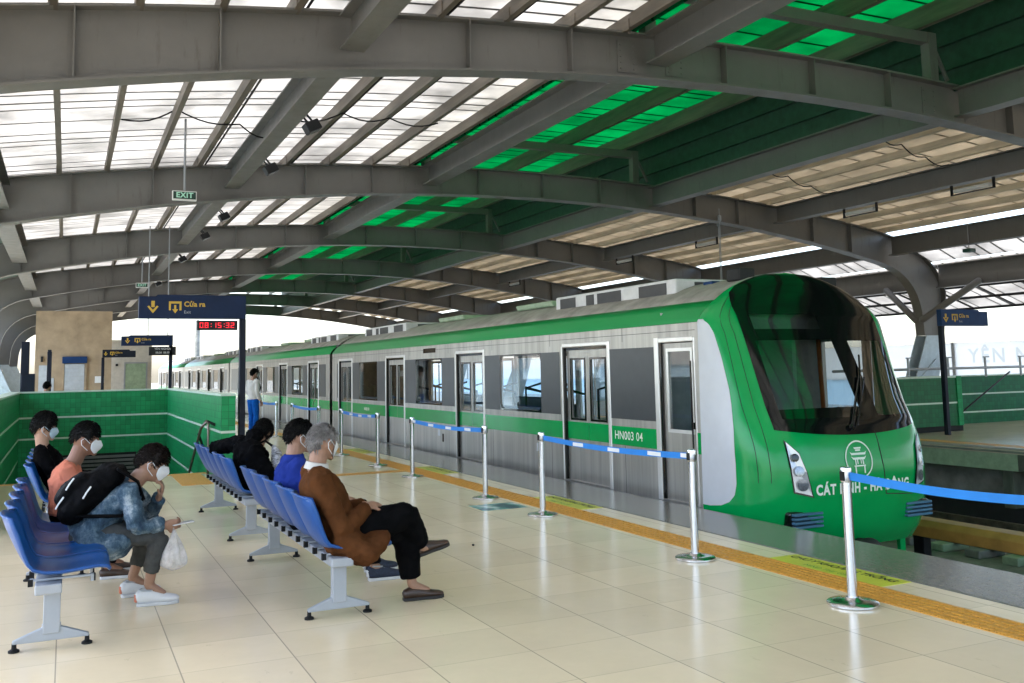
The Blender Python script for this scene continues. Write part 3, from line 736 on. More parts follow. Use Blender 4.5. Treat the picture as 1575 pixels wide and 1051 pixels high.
# floor stickers
for k, yc in enumerate((5.58, 9.83, 14.1, 18.35)):
    t = root('floor_sticker', ['yellow warning sticker with black lettering by the nearest barrier post', 'yellow warning sticker behind the third barrier post', 'third yellow warning sticker along the orange strip', 'farthest yellow warning sticker along the orange strip'][k], 'floor sticker', (5.28, yc, .0), 'yellow warning stickers')
    MB().box(5.14, 5.43, yc-.58, yc+.58, .0, .003).build('sticker_sheet', 'yellow', t)
    text_mesh('CHÚ Ý KHOẢNG TRỐNG', .098, lambda u, v: (5.335+v, yc-u, .0045), bold=.002, spacing=.93).build('lettering', 'ink', t, fix=False)
    text_mesh('MIND THE GAP', .07, lambda u, v: (5.2+v, yc-u, .0045)).build('small_lettering', 'greenink', t, fix=False)
m_, t_, n_, l_, o_ = nt('poster'); b_ = n_.new('ShaderNodeBsdfPrincipled'); l_.new(b_.outputs[0], o_.inputs[0])
l_.new(ramp(n_, l_, nz(n_, l_, coords(n_), 4.5, detail=3), [(.42, (.005,.06,.09)), (.5, (.03,.25,.22)), (.62, (.55,.62,.6))]), b_.inputs[0]); b_.inputs['Roughness'].default_value = .3
M['poster'] = m_
tag(MB().box(4.2, 4.74, 9.74, 10.18, 0, .003).build('floor_poster', 'poster'), 'dark blue green picture sticker on the floor by a barrier post', 'floor sticker')
tag(MB().sphere((3.3,7.9,.008), (.012,.016,.008)).build('litter', 'dark'), 'tiny dark scrap lying on the open tiled floor', 'litter')
# ================================================================== TRAIN
XC, HW, YS = 7.86, 1.33, 8.88
def lerp_tab(tab, z):
    if z <= tab[0][0]: return tab[0][1]
    for (a, p), (b, q) in zip(tab, tab[1:]):
        if z <= b:
            t = (z-a)/(b-a); return p+(q-p)*t
    return tab[-1][1]
YN = [(-.45,8.0),(-.3,7.88),(-.15,7.81),(.1,7.76),(.4,7.75),(.7,7.80),(.9,7.865),(1.1,7.955),(1.27,8.04),(1.7,8.25),(2.1,8.45),(2.35,8.6),(2.5,8.7),(2.6,8.8),(2.645,8.87)]
WZ = [(-.45,1.29),(-.2,1.33),(0,1.345),(.5,1.34),(1.0,1.335),(1.6,1.33),(2.05,1.33),(2.12,1.285),(2.2,1.21),(2.3,1.08),(2.38,.97),(2.46,.83),(2.53,.66),(2.58,.5),(2.62,.3),(2.645,.0)]
NE = 2.8
def nexp(z): return lerp_tab([(-.5,3.5),(.6,3.4),(1.1,2.8),(2.2,2.8),(2.6,2.1)], z)
def yfront(x, z):      # nose surface, x relative to the centre line
    W = max(lerp_tab(WZ, z), .01); q = min(abs(x)/W, 1.)
    D = YS-lerp_tab(YN, z); n = nexp(z)
    return YS - D*(1-q**n)**(1/n)
def nose(th, z, off=0.):
    W = max(lerp_tab(WZ, z), .01); D = YS-lerp_tab(YN, z); n = nexp(z)
    c, s = math.cos(th), math.sin(th)
    return V((XC+W*math.copysign(abs(c)**(2/n), c), YS-D*abs(s)**(2/n), z))
def onnose(x, z, off=.004):
    e = .004
    p = V((XC+x, yfront(x, z), z)); px = V((XC+x+e, yfront(x+e, z), z)); pz = V((XC+x, yfront(x, z+e), z+e))
    nn = (px-p).cross(pz-p)
    nn = nn.normalized() if nn.length > 0 else V((0,-1,0))
    if nn.y > 0 and abs(nn.y) > .02: nn = -nn
    return p+nn*off
# windscreen surround limits
def kx(z): return lerp_tab([(.8,.763),(1.0,.765),(1.9,.77),(2.05,.775),(2.12,.80),(2.2,.85),(2.3,.915),(2.38,.965),(2.46,.985),(2.6,.99)], z)
def zlow(x): return .868-.08*(1-(x/1.03)**2)
ZTOP = 2.615
TRN = root('metro_train', 'green and silver metro train with a black windscreen standing at the platform', 'train', (XC, 8.9, -1.05))
cabr = []
zs = [-.45,-.38,-.3,-.2,-.1,0,.1,.2,.3,.4,.5,.6,.7,.8,.86,.9,1.,1.1,1.2,1.3,1.4,1.5,1.6,1.7,1.8,1.9,2.,2.07,2.14,2.2,2.25,2.3,2.35,2.4,2.44,2.48,2.51,2.54,2.565,2.59,2.605,2.62,2.635,2.645]
NT = 72
mb = MB(); o = 0
thv = [math.pi*(1-i/NT) for i in range(NT+1)]
for z in zs:
    for th in thv: mb.v.append(nose(th, z))
for j in range(len(zs)-1):
    for i in range(NT):
        a = j*(NT+1)+i
        q = [mb.v[a], mb.v[a+1], mb.v[a+NT+2], mb.v[a+NT+1]]
        c = sum(q, V((0,0,0)))/4; x = c.x-XC
        W = lerp_tab(WZ, c.z)
        if .93 < c.z < 2.5 and abs(x) < W*kx(c.z)-.06: continue        # opened behind the windscreen
        mb.f.append((a, a+1, a+NT+2, a+NT+1))
cab = mb.build('cab_shell', 'tr_green', TRN, smooth=True)
# black windscreen surround with real openings
PANES = [(.055,.555,.955,1.812),(.675,.955,.955,1.80),(.07,.51,1.94,2.112)]
def scr(s, z, off=.006):
    W = lerp_tab(WZ, z); x = W*kx(z)*(2*s-1)
    return onnose(x, z, off)
ss = sorted(set([i/60 for i in range(61)]+[p[0] for p in PANES]+[p[1] for p in PANES]))
zz = sorted(set([.0]+[.93]+[round(.955+.0326*i,4) for i in range(26)]+[.86,.9,.94,1.80,1.812,1.83,1.87,1.91,1.94,1.95,1.98,2.01,2.04,2.07,2.10,2.112,2.13,2.17,2.21,2.25,2.3,2.34,2.38,2.42,2.46,2.49,2.52,2.54,2.56,2.58,2.6,ZTOP]))
zz = [z for z in zz if z == 0. or z >= .86]
mb = MB(); n = len(ss)
for z in zz:
    for s in ss:
        if z == 0.:
            x = lerp_tab(WZ, .86)*kx(.86)*(2*s-1); mb.v.append(onnose(x, zlow(x)-.02, .006))
        else: mb.v.append(scr(s, z))
for j in range(len(zz)-1):
    for i in range(n-1):
        sm, zm_ = (ss[i]+ss[i+1])/2, (zz[j]+zz[j+1])/2
        if any(p[0] < sm < p[1] and p[2] < zm_ < p[3] for p in PANES): continue
        a = j*n+i; mb.f.append((a, a+1, a+n+1, a+n))
sur = mb.build('windscreen_surround', 'tr_black', TRN, smooth=True, fix=False)
for k, p in enumerate(PANES[:2]):
    g = MB().grid(lambda u, v: scr(p[0]-.008+(p[1]-p[0]+.016)*u, p[2]-.02+(p[3]-p[2]+.04)*v, .002), 16, 14)
    g.build('windscreen_pane', 'cab_glass', sur, smooth=True, fix=False)
p = PANES[2]; MB().grid(lambda u, v: scr(p[0]-.008+(p[1]-p[0]+.016)*u, p[2]-.015+(p[3]-p[2]+.03)*v, .002), 16, 6).build('destination_display', 'cab_glass', sur, smooth=True, fix=False)
MB().obox((XC-.25, 8.66, 2.04), (.75,0,0), (0,.01,0), (0,0,.12)).build('display_backing', 'tr_int', sur)
# cab interior: lining, desk, seat, pole
m = MB(); m.box(6.62, 9.1, 9.72, 9.75, 0, 2.2); m.box(6.75,9.0,8.3,9.72,-.02,0)
m.build('cab_bulkhead', 'tr_int', TRN)
MB().poly([(6.95,8.35,.2),(6.95,8.2,.90),(6.95,8.75,1.02),(6.95,8.8,.2)], (1.82,0,0)).build('driver_desk', 'tr_under', TRN, bevel=.02)
MB().box(8.1,8.16,9.1,9.72,0,2.2).build('cab_partition', 'tr_white', TRN)
MB().tube([(8.68,9.2,.3),(8.62,9.2,2.0)], .028, seg=8).build('grab_pole', 'orange', TRN, smooth=True)
# wiper
p0, p1, p2_ = onnose(-.12,.84,.03), onnose(.28,1.38,.035), onnose(.02,.9,.035)
MB().tube([p0, p1], .014, seg=8).tube([onnose(-.02,.86,.03), onnose(.34,1.36,.04)], .009, seg=6).tube([onnose(.16,1.1,.03), onnose(.42,1.62,.03)], .011, seg=6).sphere(p0, .035, nu=10, nv=6).build('wiper', 'tr_black', TRN)
# white side panels
WE = [(.0,8.75),(.015,8.578),(.073,8.426),(.15,8.35),(.268,8.321),(.475,8.323),(.854,8.359),(1.274,8.444),(1.633,8.549),(1.912,8.645),(2.017,8.704),(2.08,8.80)]
def sidep(y, z, sgn, off):
    D = YS-lerp_tab(YN, z); q = max(0, min(1, (YS-y)/D)); x = lerp_tab(WZ, z)*(1-q**nexp(z))**(1/nexp(z))
    return V((XC+sgn*(x+off), y-off*.25, z))
for sg in (-1, 1):
    def fn(u, v):
        z = .0+2.075*(v*v*(3-2*v)*.35+v*.65); ye = lerp_tab(WE, z); return sidep(YS-.005+(ye-YS+.005)*u, z, sg, .004)
    MB().grid(fn, 20, 60).build('white_panel', 'tr_white', TRN, smooth=True, fix=False)
# headlights
for sg in (-1, 1):
    P = [(.98,.885),(1.09,.79),(1.06,.60),(.995,.355),(.80,.42),(.83,.55),(.90,.74)]
    def area(poly, mat, off, name, par):
        m = MB(); m.v = [onnose(sg*a, b, off) for a, b in poly]
        c = V((0,0,0))
        for q in m.v: c += q
        m.v.append(c/len(poly)+V((0,-.004,0))); k = len(poly)
        m.f = [(i, (i+1) % k, k) for i in range(k)]
        return m.build(name, mat, par, fix=False)
    cx = sum(a for a, b in P)/len(P); cz = sum(b for a, b in P)/len(P)
    P = [(1.075,.73),(1.10,.60),(1.075,.34),(.86,.40),(.885,.62),(.95,.86)][::-1]
    P = [(.955,.72),(.85,.60),(.80,.41),(.745,.165),(.925,.215),(.945,.46)]
    cx = sum(a for a, b in P)/len(P); cz = sum(b for a, b in P)/len(P)
    hl = area([(cx+(a-cx)*1.16, cz+(b-cz)*1.08) for a, b in P], 'tr_black', .014, 'headlight', TRN)
    area(P, 'lamp', .022, 'housing', hl)
    for (lx, lz, r, mt) in ((.897,.56,.042,'tr_black'),(.875,.42,.054,'lens'),(.845,.28,.062,'lens')):
        m = MB(); c = onnose(sg*lx, lz, .031)
        nrm = (onnose(sg*lx, lz, .03)-onnose(sg*lx, lz, .0)).normalized()
        u = nrm.cross(V((0,0,1))).normalized(); vv = nrm.cross(u)
        for k in range(20):
            q = 2*math.pi*k/20; m.v.append(c+u*r*math.cos(q)+vv*r*math.sin(q))
        m.v.append(c+nrm*.005); m.f = [(k, (k+1) % 20, 20) for k in range(20)]
        m.build('lens', mt, hl, smooth=True)
# lettering and emblem on the nose
text_mesh('CÁT LINH - HÀ ĐÔNG', .155, lambda u, v: onnose(-.03+u*.745, .212+v*.95, .007), bold=.006, spacing=1.16).build('lettering', 'cream', TRN, fix=False)
E_ = (-.095, .505); em = MB()
for k in range(48):
    a, b = 2*math.pi*k/48, 2*math.pi*(k+1)/48
    em.quad(*[onnose(E_[0]+r*math.cos(q), E_[1]+r*1.05*math.sin(q), .007) for r, q in ((.192,a),(.192,b),(.177,b),(.177,a))])
def pl(*pts): em.v += [onnose(E_[0]+a*.9, E_[1]+b*.9, .0075) for a, b in pts]; em.f.append(tuple(range(len(em.v)-len(pts), len(em.v))))
pl((-.05,.125),(.05,.125),(.06,.145),(-.06,.145)); pl((-.04,.10),(.04,.10),(.04,.118),(-.04,.118))
pl((-.11,.055),(.11,.055),(.13,.095),(.105,.08),(-.105,.08),(-.13,.095)); pl((-.09,.0),(.09,.0),(.12,.04),(.09,.025),(-.09,.025),(-.12,.04))
for sx in (-1, 1):
    pl((sx*.05,-.0),(sx*.068,-.0),(sx*.068,-.06),(sx*.05,-.06)); pl((sx*.06,-.08),(sx*.08,-.08),(sx*.08,-.16),(sx*.06,-.16))
pl((-.09,-.065),(.09,-.065),(.09,-.08),(-.09,-.08)); pl((-.035,.02),(.035,.02),(.035,-.05),(.02,-.05),(.02,.005),(-.02,.005),(-.02,-.05),(-.035,-.05))
em.build('emblem', 'cream', TRN, fix=False)
# door outline on the nose
m = MB()
for a, b in (((.22,.80),(.27,.12)),((.27,.12),(.7,.09))):
    P = [onnose(a[0]+(b[0]-a[0])*i/8, a[1]+(b[1]-a[1])*i/8, .002) for i in range(9)]; m.tube(P, .005, seg=6, cap=0)
m.build('front_door_seam', 'tr_under', TRN)
m = MB()
for kk_ in (.835, .90):
    P = []
    for i in range(22):
        z = .3+2.1*i/21; x = -lerp_tab(WZ, z)*min(.985, kk_+.10*max(0, z-1.9)); P.append(onnose(x, z, .001))
    m.tube(P, .0035, seg=5, cap=0)
m.build('pillar_seam', 'tr_under', TRN)
# bumpers, skirt plates, coupler
for sg in (-1, 1):
    bp = MB().box(XC+sg*.80-.21, XC+sg*.80+.21, 7.84, 8.3, -.175, .005).build('bumper', 'tr_black', TRN, bevel=.03)
    m = MB()
    for k in range(4): m.box(XC+sg*.80-.195, XC+sg*.80+.195, 7.79, 7.845, -.165+.043*k, -.137+.043*k)
    m.build('bumper_ribs', 'bumper', bp, bevel=.008)
    MB().poly([(XC+sg*.86-.06,8.1,-.2),(XC+sg*.86+.20,8.1,-.2),(XC+sg*.86+.02,8.1,-.45),(XC+sg*.86+.02,8.1,-.75),(XC+sg*.86-.06,8.1,-.75)], (0,.05,0)).build('guard_iron', 'tr_green', TRN)
MB().box(7.6,8.1,8.1,8.7,-.55,-.3).tube([(7.86,7.8,-.45),(7.86,8.6,-.45)], .1, seg=12).sphere((7.86,7.78,-.45),(.15,.11,.12)).build('coupler', 'tr_under', TRN)
MB().tube([(7.4,8.1,-.62),(8.3,8.0,-.6)], .02, seg=6).build('hose', 'beam', TRN)
# --- carriages
def wall_cells(mb, X, sgn, y0, y1, z0, z1, ops, th=.06):
    ys = sorted(set([y0, y1]+[v for o in ops for v in o[:2]])); zs = sorted(set([z0, z1]+[v for o in ops for v in o[2:4]]))
    xi = X-sgn*th
    for a, b in zip(ys, ys[1:]):
        for c, d in zip(zs, zs[1:]):
            if any(o[0] <= a and b <= o[1] and o[2] <= c and d <= o[3] for o in ops): continue
            mb.quad((X,a,c),(X,b,c),(X,b,d),(X,a,d)); mb.quad((xi,a,c),(xi,a,d),(xi,b,d),(xi,b,c))
    for (a, b, c, d) in [o[:4] for o in ops]:
        mb.quad((X,a,c),(xi,a,c),(xi,b,c),(X,b,c)); mb.quad((X,a,d),(X,b,d),(xi,b,d),(xi,a,d))
        mb.quad((X,a,c),(X,a,d),(xi,a,d),(xi,a,c)); mb.quad((X,b,c),(xi,b,c),(xi,b,d),(X,b,d))
SEC = [(-1.33,2.05),(-1.285,2.12),(-1.21,2.2),(-1.08,2.3),(-.97,2.38),(-.83,2.46),(-.66,2.53),(-.5,2.58),(-.3,2.615),(0,2.64)]
SEC = SEC+[(-x, z) for x, z in SEC[:-1][::-1]]
def rrect(mb, X, y0, y1, z0, z1, r, dx):
    pts = []
    for cy_, cz_, a0 in ((y1-r,z1-r,0),(y0+r,z1-r,90),(y0+r,z0+r,180),(y1-r,z0+r,270)):
        for k in range(5):
            a = math.radians(a0+22.5*k); pts.append((X, cy_+r*math.cos(a), cz_+r*math.sin(a)))
    mb.poly(pts, (dx,0,0))
ZW0, ZW1 = .88, 1.785
def carriage(y0, y1, doors, cabdoor=None, number=None, detail=True):
    ops = []; wins = []; panels = []
    for d in doors: ops.append((d-.63, d+.63, -.03, 1.84))
    ds = sorted(doors)
    for a, b in zip(ds, ds[1:]):
        m0, m1 = a+.63, b-.63; w = min(1.5, (m1-m0)*.54); c = (m0+m1)/2
        ops.append((c-w/2, c+w/2, ZW0+.03, ZW1-.02)); wins.append((c-w/2, c+w/2)); panels += [(m0+.09, c-w/2-.001), (c+w/2+.001, m1-.06)]
    lo = (cabdoor[1] if cabdoor else y0)
    panels.append((lo+.10 if cabdoor else y0+.45, ds[0]-.63-.06)); panels.append((ds[-1]+.63+.09, y1-.5))
    if cabdoor: ops.append((cabdoor[0], cabdoor[1], -.03, 1.83))
    body = MB()
    far_ops = [o for o in ops if o[2] < 0]
    for a, bb in zip(ds, ds[1:]): far_ops.append((a+.63+.16, bb-.63-.16, ZW0-.05, ZW1))
    far_ops += [(ds[-1]+.85, y1-.4, ZW0-.05, ZW1)]
    wall_cells(body, XC-HW, -1, y0, y1, -.12, 2.05, ops)
    wall_cells(body, XC+HW, 1, y0, y1, -.12, 2.05, far_ops)
    body.quad((XC-HW+.07,y0+.03,-.02),(XC+HW-.07,y0+.03,-.02),(XC+HW-.07,y1-.03,-.02),(XC-HW+.07,y1-.03,-.02))
    body.quad((XC-HW,y1,-.4),(XC+HW,y1,-.4),(XC+HW,y1,2.05),(XC-HW,y1,2.05))
    b = body.build('carriage_body', 'tr_steel', TRN, fix=False)
    r = MB(); G = SEC[3:-3]
    r.strip([(XC+x, y0, z) for x, z in G], [(XC+x, y1, z) for x, z in G], (0,0,.01)); r.build('roof', 'tr_roof', b, smooth=True)
    e = MB(); e.f = []; e.v = [V((XC+x, y1-.004, z)) for x, z in SEC]; e.f = [tuple(range(len(SEC)))]; e.build('end_wall', 'tr_under', b, fix=False)
    for G in (SEC[:4], SEC[-4:]):
        MB().strip([(XC+x, y0, z) for x, z in G], [(XC+x, y1, z) for x, z in G], (0,0,.008)).build('roof_stripe', 'tr_dusty', b, smooth=True)
    for sg in (-1, 1):
        X = XC+sg*(HW+.003)
        cuts = sorted([(o[0], o[1]) for o in ops if o[2] < 0]); p = y0+.0
        for a, c in cuts+[(y1, y1)]:
            if a-p > .05: MB().quad((X,p,.545),(X,a,.545),(X,a,.785),(X,p,.785)).build('waist_stripe', 'tr_green', b, fix=False)
            p = c
        q = MB(); q.quad((X,y0,-.125),(X,y1,-.125),(X,y1,-.062),(X,y0,-.062)); q.build('skirt_stripe', 'tr_green', b, fix=False)
    sd_ = (-1, 1) if detail else (-1,)
    for sg in (-1, 1):
        X = XC+sg*HW
        for a, c in panels:
            if sg < 0: MB().box(X-.004, X+.001, a, c, ZW0, ZW1).build('window_panel', 'tr_panel', b)
        for a, c in (wins if sg < 0 else [(o[0], o[1]) for o in far_ops if o[2] > 0]):
            w = MB().box(X-sg*.012, X-sg*.018, a, c, ZW0+.03, ZW1-.02).build('window', 'tr_glass', b)
            if sg < 0:
                k = MB(); z0_, z1_ = ZW0+.03, ZW1-.02
                k.box(X-.004,X+.001,a-.0005,c+.0005,ZW0,z0_).box(X-.004,X+.001,a-.0005,c+.0005,z1_,ZW1)
                for (yy, zz_) in ((a,z0_),(c,z0_),(c,z1_),(a,z1_)):
                    sy = 1 if yy == a else -1; sz = 1 if zz_ == z0_ else -1
                    arc = [(X-.003, yy+sy*.12*(1-math.cos(t)), zz_+sz*.12*(1-math.sin(t))) for t in [i*math.pi/2/5 for i in range(6)]]
                    k.poly([(X-.003, yy, zz_)]+arc, (.004,0,0))
                k.build('gasket', 'tr_black', w)
        for d in doors:
            for s in (-1, 1):
                a, c = (d+.004, d+.60) if s > 0 else (d-.60, d-.004)
                lf = MB(); wc = (a+c)/2+s*-.02; hw_, zl_, zh_ = (.19, .84, 1.66) if sg < 0 else (.275, .25, 1.74)
                wall_cells(lf, X-sg*.055, sg, a, c, -.03, 1.80, [(wc-hw_, wc+hw_, zl_, zh_)], .03)
                o = lf.build('door', 'tr_steel', b, fix=False)
                MB().box(X-sg*.062, X-sg*.068, wc-hw_, wc+hw_, zl_, zh_).build('door_window', 'tr_glass', o)
                if sg < 0:
                    k = MB(); k.box(X+.045,X+.054,wc-.22,wc-.19,.81,1.69).box(X+.045,X+.054,wc+.19,wc+.22,.81,1.69).box(X+.045,X+.054,wc-.19,wc+.19,.81,.84).box(X+.045,X+.054,wc-.19,wc+.19,1.66,1.69)
                    k.build('gasket', 'tr_black', o)
                    MB().quad((X+.0515,a,.545),(X+.0515,c,.545),(X+.0515,c,.785),(X+.0515,a,.785)).build('waist_stripe', 'tr_green', o, fix=False)
            if sg < 0:
                k = MB(); k.box(X-.015,X+.01,d-.70,d-.631,-.05,1.90).box(X-.012,X+.01,d+.631,d+.66,-.05,1.86).box(X-.012,X+.01,d-.631,d+.631,1.841,1.90); k.build('door_jamb', 'tr_jamb', b, bevel=.012)
                k = MB(); k.box(X+.012, X+.05, d-.63, d-.602, -.03, 1.84).box(X+.012,X+.05,d+.602,d+.63,-.03,1.84).box(X+.03,X+.05,d-.602,d+.602,1.803,1.84); k.build('door_seal', 'tr_black', b)
    # floor-level interior: seats and poles
    for a, bb in zip(ds, ds[1:]):
        for sg in (-1, 1):
            s = MB(); x0, x1 = sorted((XC+sg*(HW-.08), XC+sg*(HW-.5))); s.box(x0, x1, a+.8, bb-.8, .12, .44)
            x0, x1 = sorted((XC+sg*(HW-.08), XC+sg*(HW-.16))); s.box(x0, x1, a+.8, bb-.8, .441, .95); s.build('passenger_seat', 'tr_seat', b, bevel=.02)
    s = MB()
    for a, bb in zip(ds, ds[1:]):
        for sg in (-1, 1):
            for y in (a+.85, bb-.85, (a+bb)/2):
                s.tube([(XC+sg*(HW-.5), y, .44), (XC+sg*(HW-.5), y, 1.15), (XC+sg*(HW-.1), y, 1.25)], .025, seg=6, cap=0)
    s.build('seat_rails', 'rubber', b)
    q = MB()
    for a in [d+sx for d in doors for sx in (-1.02, 1.02)]:
        q.box(XC-HW-.0012, XC-HW+.001, a-.004, a+.004, -.06, .54); q.box(XC-HW-.0012, XC-HW+.001, a-.004, a+.004, 1.87, 2.045)
    q.box(XC-HW-.0012, XC-HW+.001, y0+.05, y1-.05, 1.955, 1.962)
    q.build('panel_seam', 'tr_panel', b)
    s = MB(); s.box(XC-1.2, XC+1.2, y0+.2, y1-.2, -.75, -.13)
    for k in range(5): s.box(XC-1.3, XC+1.3, y0+1.5+3*k, y0+3.4+3*k, -.9, -.2)
    s.build('underframe', 'tr_under', b)
    # roof equipment
    for ya, yb in ((y0+1.15, y0+4.45), (y1-4.6, y1-1.3)):
        a_ = MB().box(XC-.80, XC+.80, ya, yb, 2.40, 2.67).build('air_conditioner', 'ac', b, bevel=.03)
        for (u, v) in ((.06,.26),(.40,.60),(.63,.70),(.80,.95)):
            MB().box(XC-.805, XC-.798, ya+(yb-ya)*(u), ya+(yb-ya)*(v), 2.46, 2.63).build('louvre', 'louver', a_)
        MB().box(XC-.5,XC+.5,ya-.006,ya+.002,2.46,2.63).build('louvre', 'louver', a_)
    for yv in (y0+5.6, y0+9.5):
        MB().poly([(XC-.6,yv-.7,2.57),(XC+.6,yv-.7,2.57),(XC+.6,yv-.6,2.67),(XC-.6,yv-.6,2.67)], (0,1.4,0)).build('roof_vent', 'palegreen', b, bevel=.03)
    if number:
        text_mesh(number[0], .15, lambda u, v: (XC-HW-.0065, number[1]-u, .665+v), bold=.001, spacing=1.05).build('number', 'cream', b, fix=False)
    return b
D1 = [11.53, 15.70, 19.95, 24.05]
b1 = carriage(YS+.003, 25.35, D1, (8.98, 9.68), ('HN003 04', 10.42))
text_mesh('HN003 04', .10, lambda u, v: (XC-HW-.0065, 22.1-u, .665+v), bold=.001).build('number', 'cream', b1, fix=False)
for yy_ in (13.0, 17.25): MB().box(XC-HW-.003, XC-HW+.001, yy_-.06, yy_+.06, .30, .42).build('notice_sticker', 'tr_white', b1)
# cab side door
X = XC-HW
lf = MB(); wall_cells(lf, X+.03, -1, 8.985, 9.675, -.03, 1.82, [(9.07,9.52,.80,1.72)], .03); cd = lf.build('cab_door', 'tr_steel', b1, fix=False)
MB().box(X+.038,X+.044,9.07,9.52,.80,1.72).build('door_window', 'tr_glass', cd)
MB().box(X+.02,X+.029,9.03,9.07,.76,1.76).box(X+.02,X+.029,9.52,9.56,.76,1.76).box(X+.02,X+.029,9.07,9.52,.76,.80).box(X+.02,X+.029,9.07,9.52,1.72,1.76).build('window_frame', 'tr_jamb', cd)
MB().box(X+.0,X+.028,9.0,9.03,.82,.9).build('handle', 'tr_black', cd, bevel=.006)
MB().tube([(X-.03,9.0,.2),(X-.03,9.0,1.6)], .012, seg=6).build('grab_rail', 'tr_black', b1)
MB().box(X-.015,X+.01,9.681,9.77,-.05,1.90).box(X-.008,X+.01,8.95,8.979,-.05,1.88).box(X-.012,X+.01,8.979,9.681,1.831,1.89).build('door_jamb', 'tr_jamb', b1, bevel=.012)
MB().box(X+.001,X+.028,9.64,9.68,-.03,1.83).build('door_seal', 'tr_black', b1)
MB().box(X-.003,X+.0005,17.4,18.1,1.90,1.99).build('side_display', 'tr_black', b1)
MB().box(X-.01,X,17.0,17.05,.2,.35).build('side_socket', 'tr_black', b1)
MB().box(7.22,7.46,8.95,9.2,2.55,2.70).build('horn_box', 'tr_under', b1, bevel=.02); MB().box(8.5,8.75,8.95,9.2,2.48,2.62).build('horn_box', 'tr_under', b1, bevel=.02)
MB().box(7.28,7.42,9.55,9.75,2.5,2.60).build('roof_antenna', 'blue_sign', b1, bevel=.02)
yy = 25.62
for c in range(3):
    L = 17.6
    carriage(yy, yy+L, [yy+1.95, yy+6.2, yy+10.45, yy+14.7], None, None)
    MB().box(XC-1.15, XC+1.15, yy-.28, yy+.01, -.3, 2.3).build('gangway', 'tr_under', TRN)
    yy += L+.27

# ================================================================== BENCHES
def seat_grid(yc):
    prof = [(-.285,.785),(-.27,.77),(-.245,.70),(-.21,.62),(-.175,.55),(-.14,.49),(-.10,.45),(-.04,.43),(.05,.425),(.15,.435),(.24,.445),(.285,.437),(.305,.415)]
    n = len(prof)-1
    def fn(u, v):
        i = min(int(v*n), n-1); t = v*n-i
        x = prof[i][0]*(1-t)+prof[i+1][0]*t; z = prof[i][1]*(1-t)+prof[i+1][1]*t
        wd = .235
        if v < .16: wd *= .72+.28*math.sqrt(max(0, 1-((.16-v)/.16)**2))
        if v > .9: wd *= .88+.12*math.sqrt(max(0, 1-((v-.9)/.1)**2))
        s = 2*u-1
        back = max(0, min(1, (.5-v)/.3)); d = abs(s)**2.5
        x += back*.055*d; z += (1-back)*.03*d - (back*.018*d if v < .05 else 0)
        return (x, yc+s*wd, z)
    return MB().grid(fn, 14, 26)
def make_bench(x, y, nseat=5, pitch=.5):
    t = root('bench_seat_row', 'x', 'bench', (x, y, 0), 'blue plastic seat rows')
    # local building: shift to world
    def W(m): m.v = [q+V((x, y, 0)) for q in m.v]; return m
    L = nseat*pitch
    for k in range(nseat):
        W(seat_grid(pitch*(k+.5))).build('seat', 'seat', t, smooth=True, solid=.016)
    for k in range(nseat):
        m = MB(); yc = pitch*(k+.5)
        for s in (-.12, .12): m.box(-.10, .2, yc+s-.012, yc+s+.012, .398, .409).box(-.118,-.10,yc+s-.014,yc+s+.014,.375,.412).box(.20,.216,yc+s-.014,yc+s+.014,.37,.412)
        W(m).build('seat_bracket', 'beam', t)
        m = MB()
        for s in (-.12, .12): m.box(-.128,-.101,yc+s-.015,yc+s+.015,.37,.41).box(.217,.226,yc+s-.015,yc+s+.015,.37,.41)
        W(m).build('seat_clip', 'rubber', t)
    W(MB().box(-.09, .05, .02, L-.02, .335, .392)).build('beam', 'beam', t, bevel=.008)
    for yl in (.2, 2.3):
        m = MB()
        m.box(-.045, .045, yl-.03, yl+.03, .085, .325)
        m.poly([(-.2,yl-.018,.045),(.2,yl-.018,.045),(.2,yl-.018,.062),(.05,yl-.018,.12),(.05,yl-.018,.14),(-.05,yl-.018,.14),(-.05,yl-.018,.12),(-.2,yl-.018,.062)], (0,.036,0))
        lg = W(m).build('leg', 'beam', t, bevel=.005)
        for s in (-.19, .19):
            W(MB().lathe([(.03,0),(.03,.012),(.014,.02),(.012,.05)], s, yl, 12)).build('foot_pad', 'rubber', lg)
    return t
BX_L, BX_R = -.04, 1.62
bn = make_bench(BX_L, 6.05)
bn['label'] = 'blue seat row nearest the camera at the left, two end seats empty'
for lab, x, y in (('blue seat row holding the man in black by the stairwell', BX_L, 9.4), ('blue seat row under the grey haired man in the brown jacket', BX_R, 5.93), ('blue seat row under the person in black bending forward', BX_R, 9.12)):
    c = copy_tree(bn, loc=(x, y, 0)); c['label'] = lab

# ================================================================== BARRIER POSTS
PX = [(4.68,3.15),(4.62,4.74),(4.62,6.43),(4.61,9.11),(4.62,10.65),(4.64,13.38),(4.69,15.26),(4.69,17.55),(4.69,19.3),(4.69,21.8),(4.69,23.6),(4.69,26.2)]
def make_post(x, y):
    t = root('barrier_post', 'x', 'barrier post', (x, y, 0), 'steel barrier posts with blue belts')
    MB().lathe([(.158,.0),(.162,.004),(.162,.016),(.155,.022),(.10,.03),(.055,.036),(.04,.05)], x, y, 40).build('base', 'chrome', t, smooth=True, split=40)
    MB().lathe([(.031,.04),(.031,.80)], x, y, 24).build('pole', 'chrome', t, smooth=True, split=40)
    MB().lathe([(.034,.775),(.036,.78),(.036,.86),(.034,.868),(.026,.872)], x, y, 24).build('head', 'chrome', t, smooth=True, split=40)
    MB().box(x-.038, x+.038, y-.02, y+.02, .785, .845).build('belt_slot', 'rubber', t, bevel=.004)
    return t
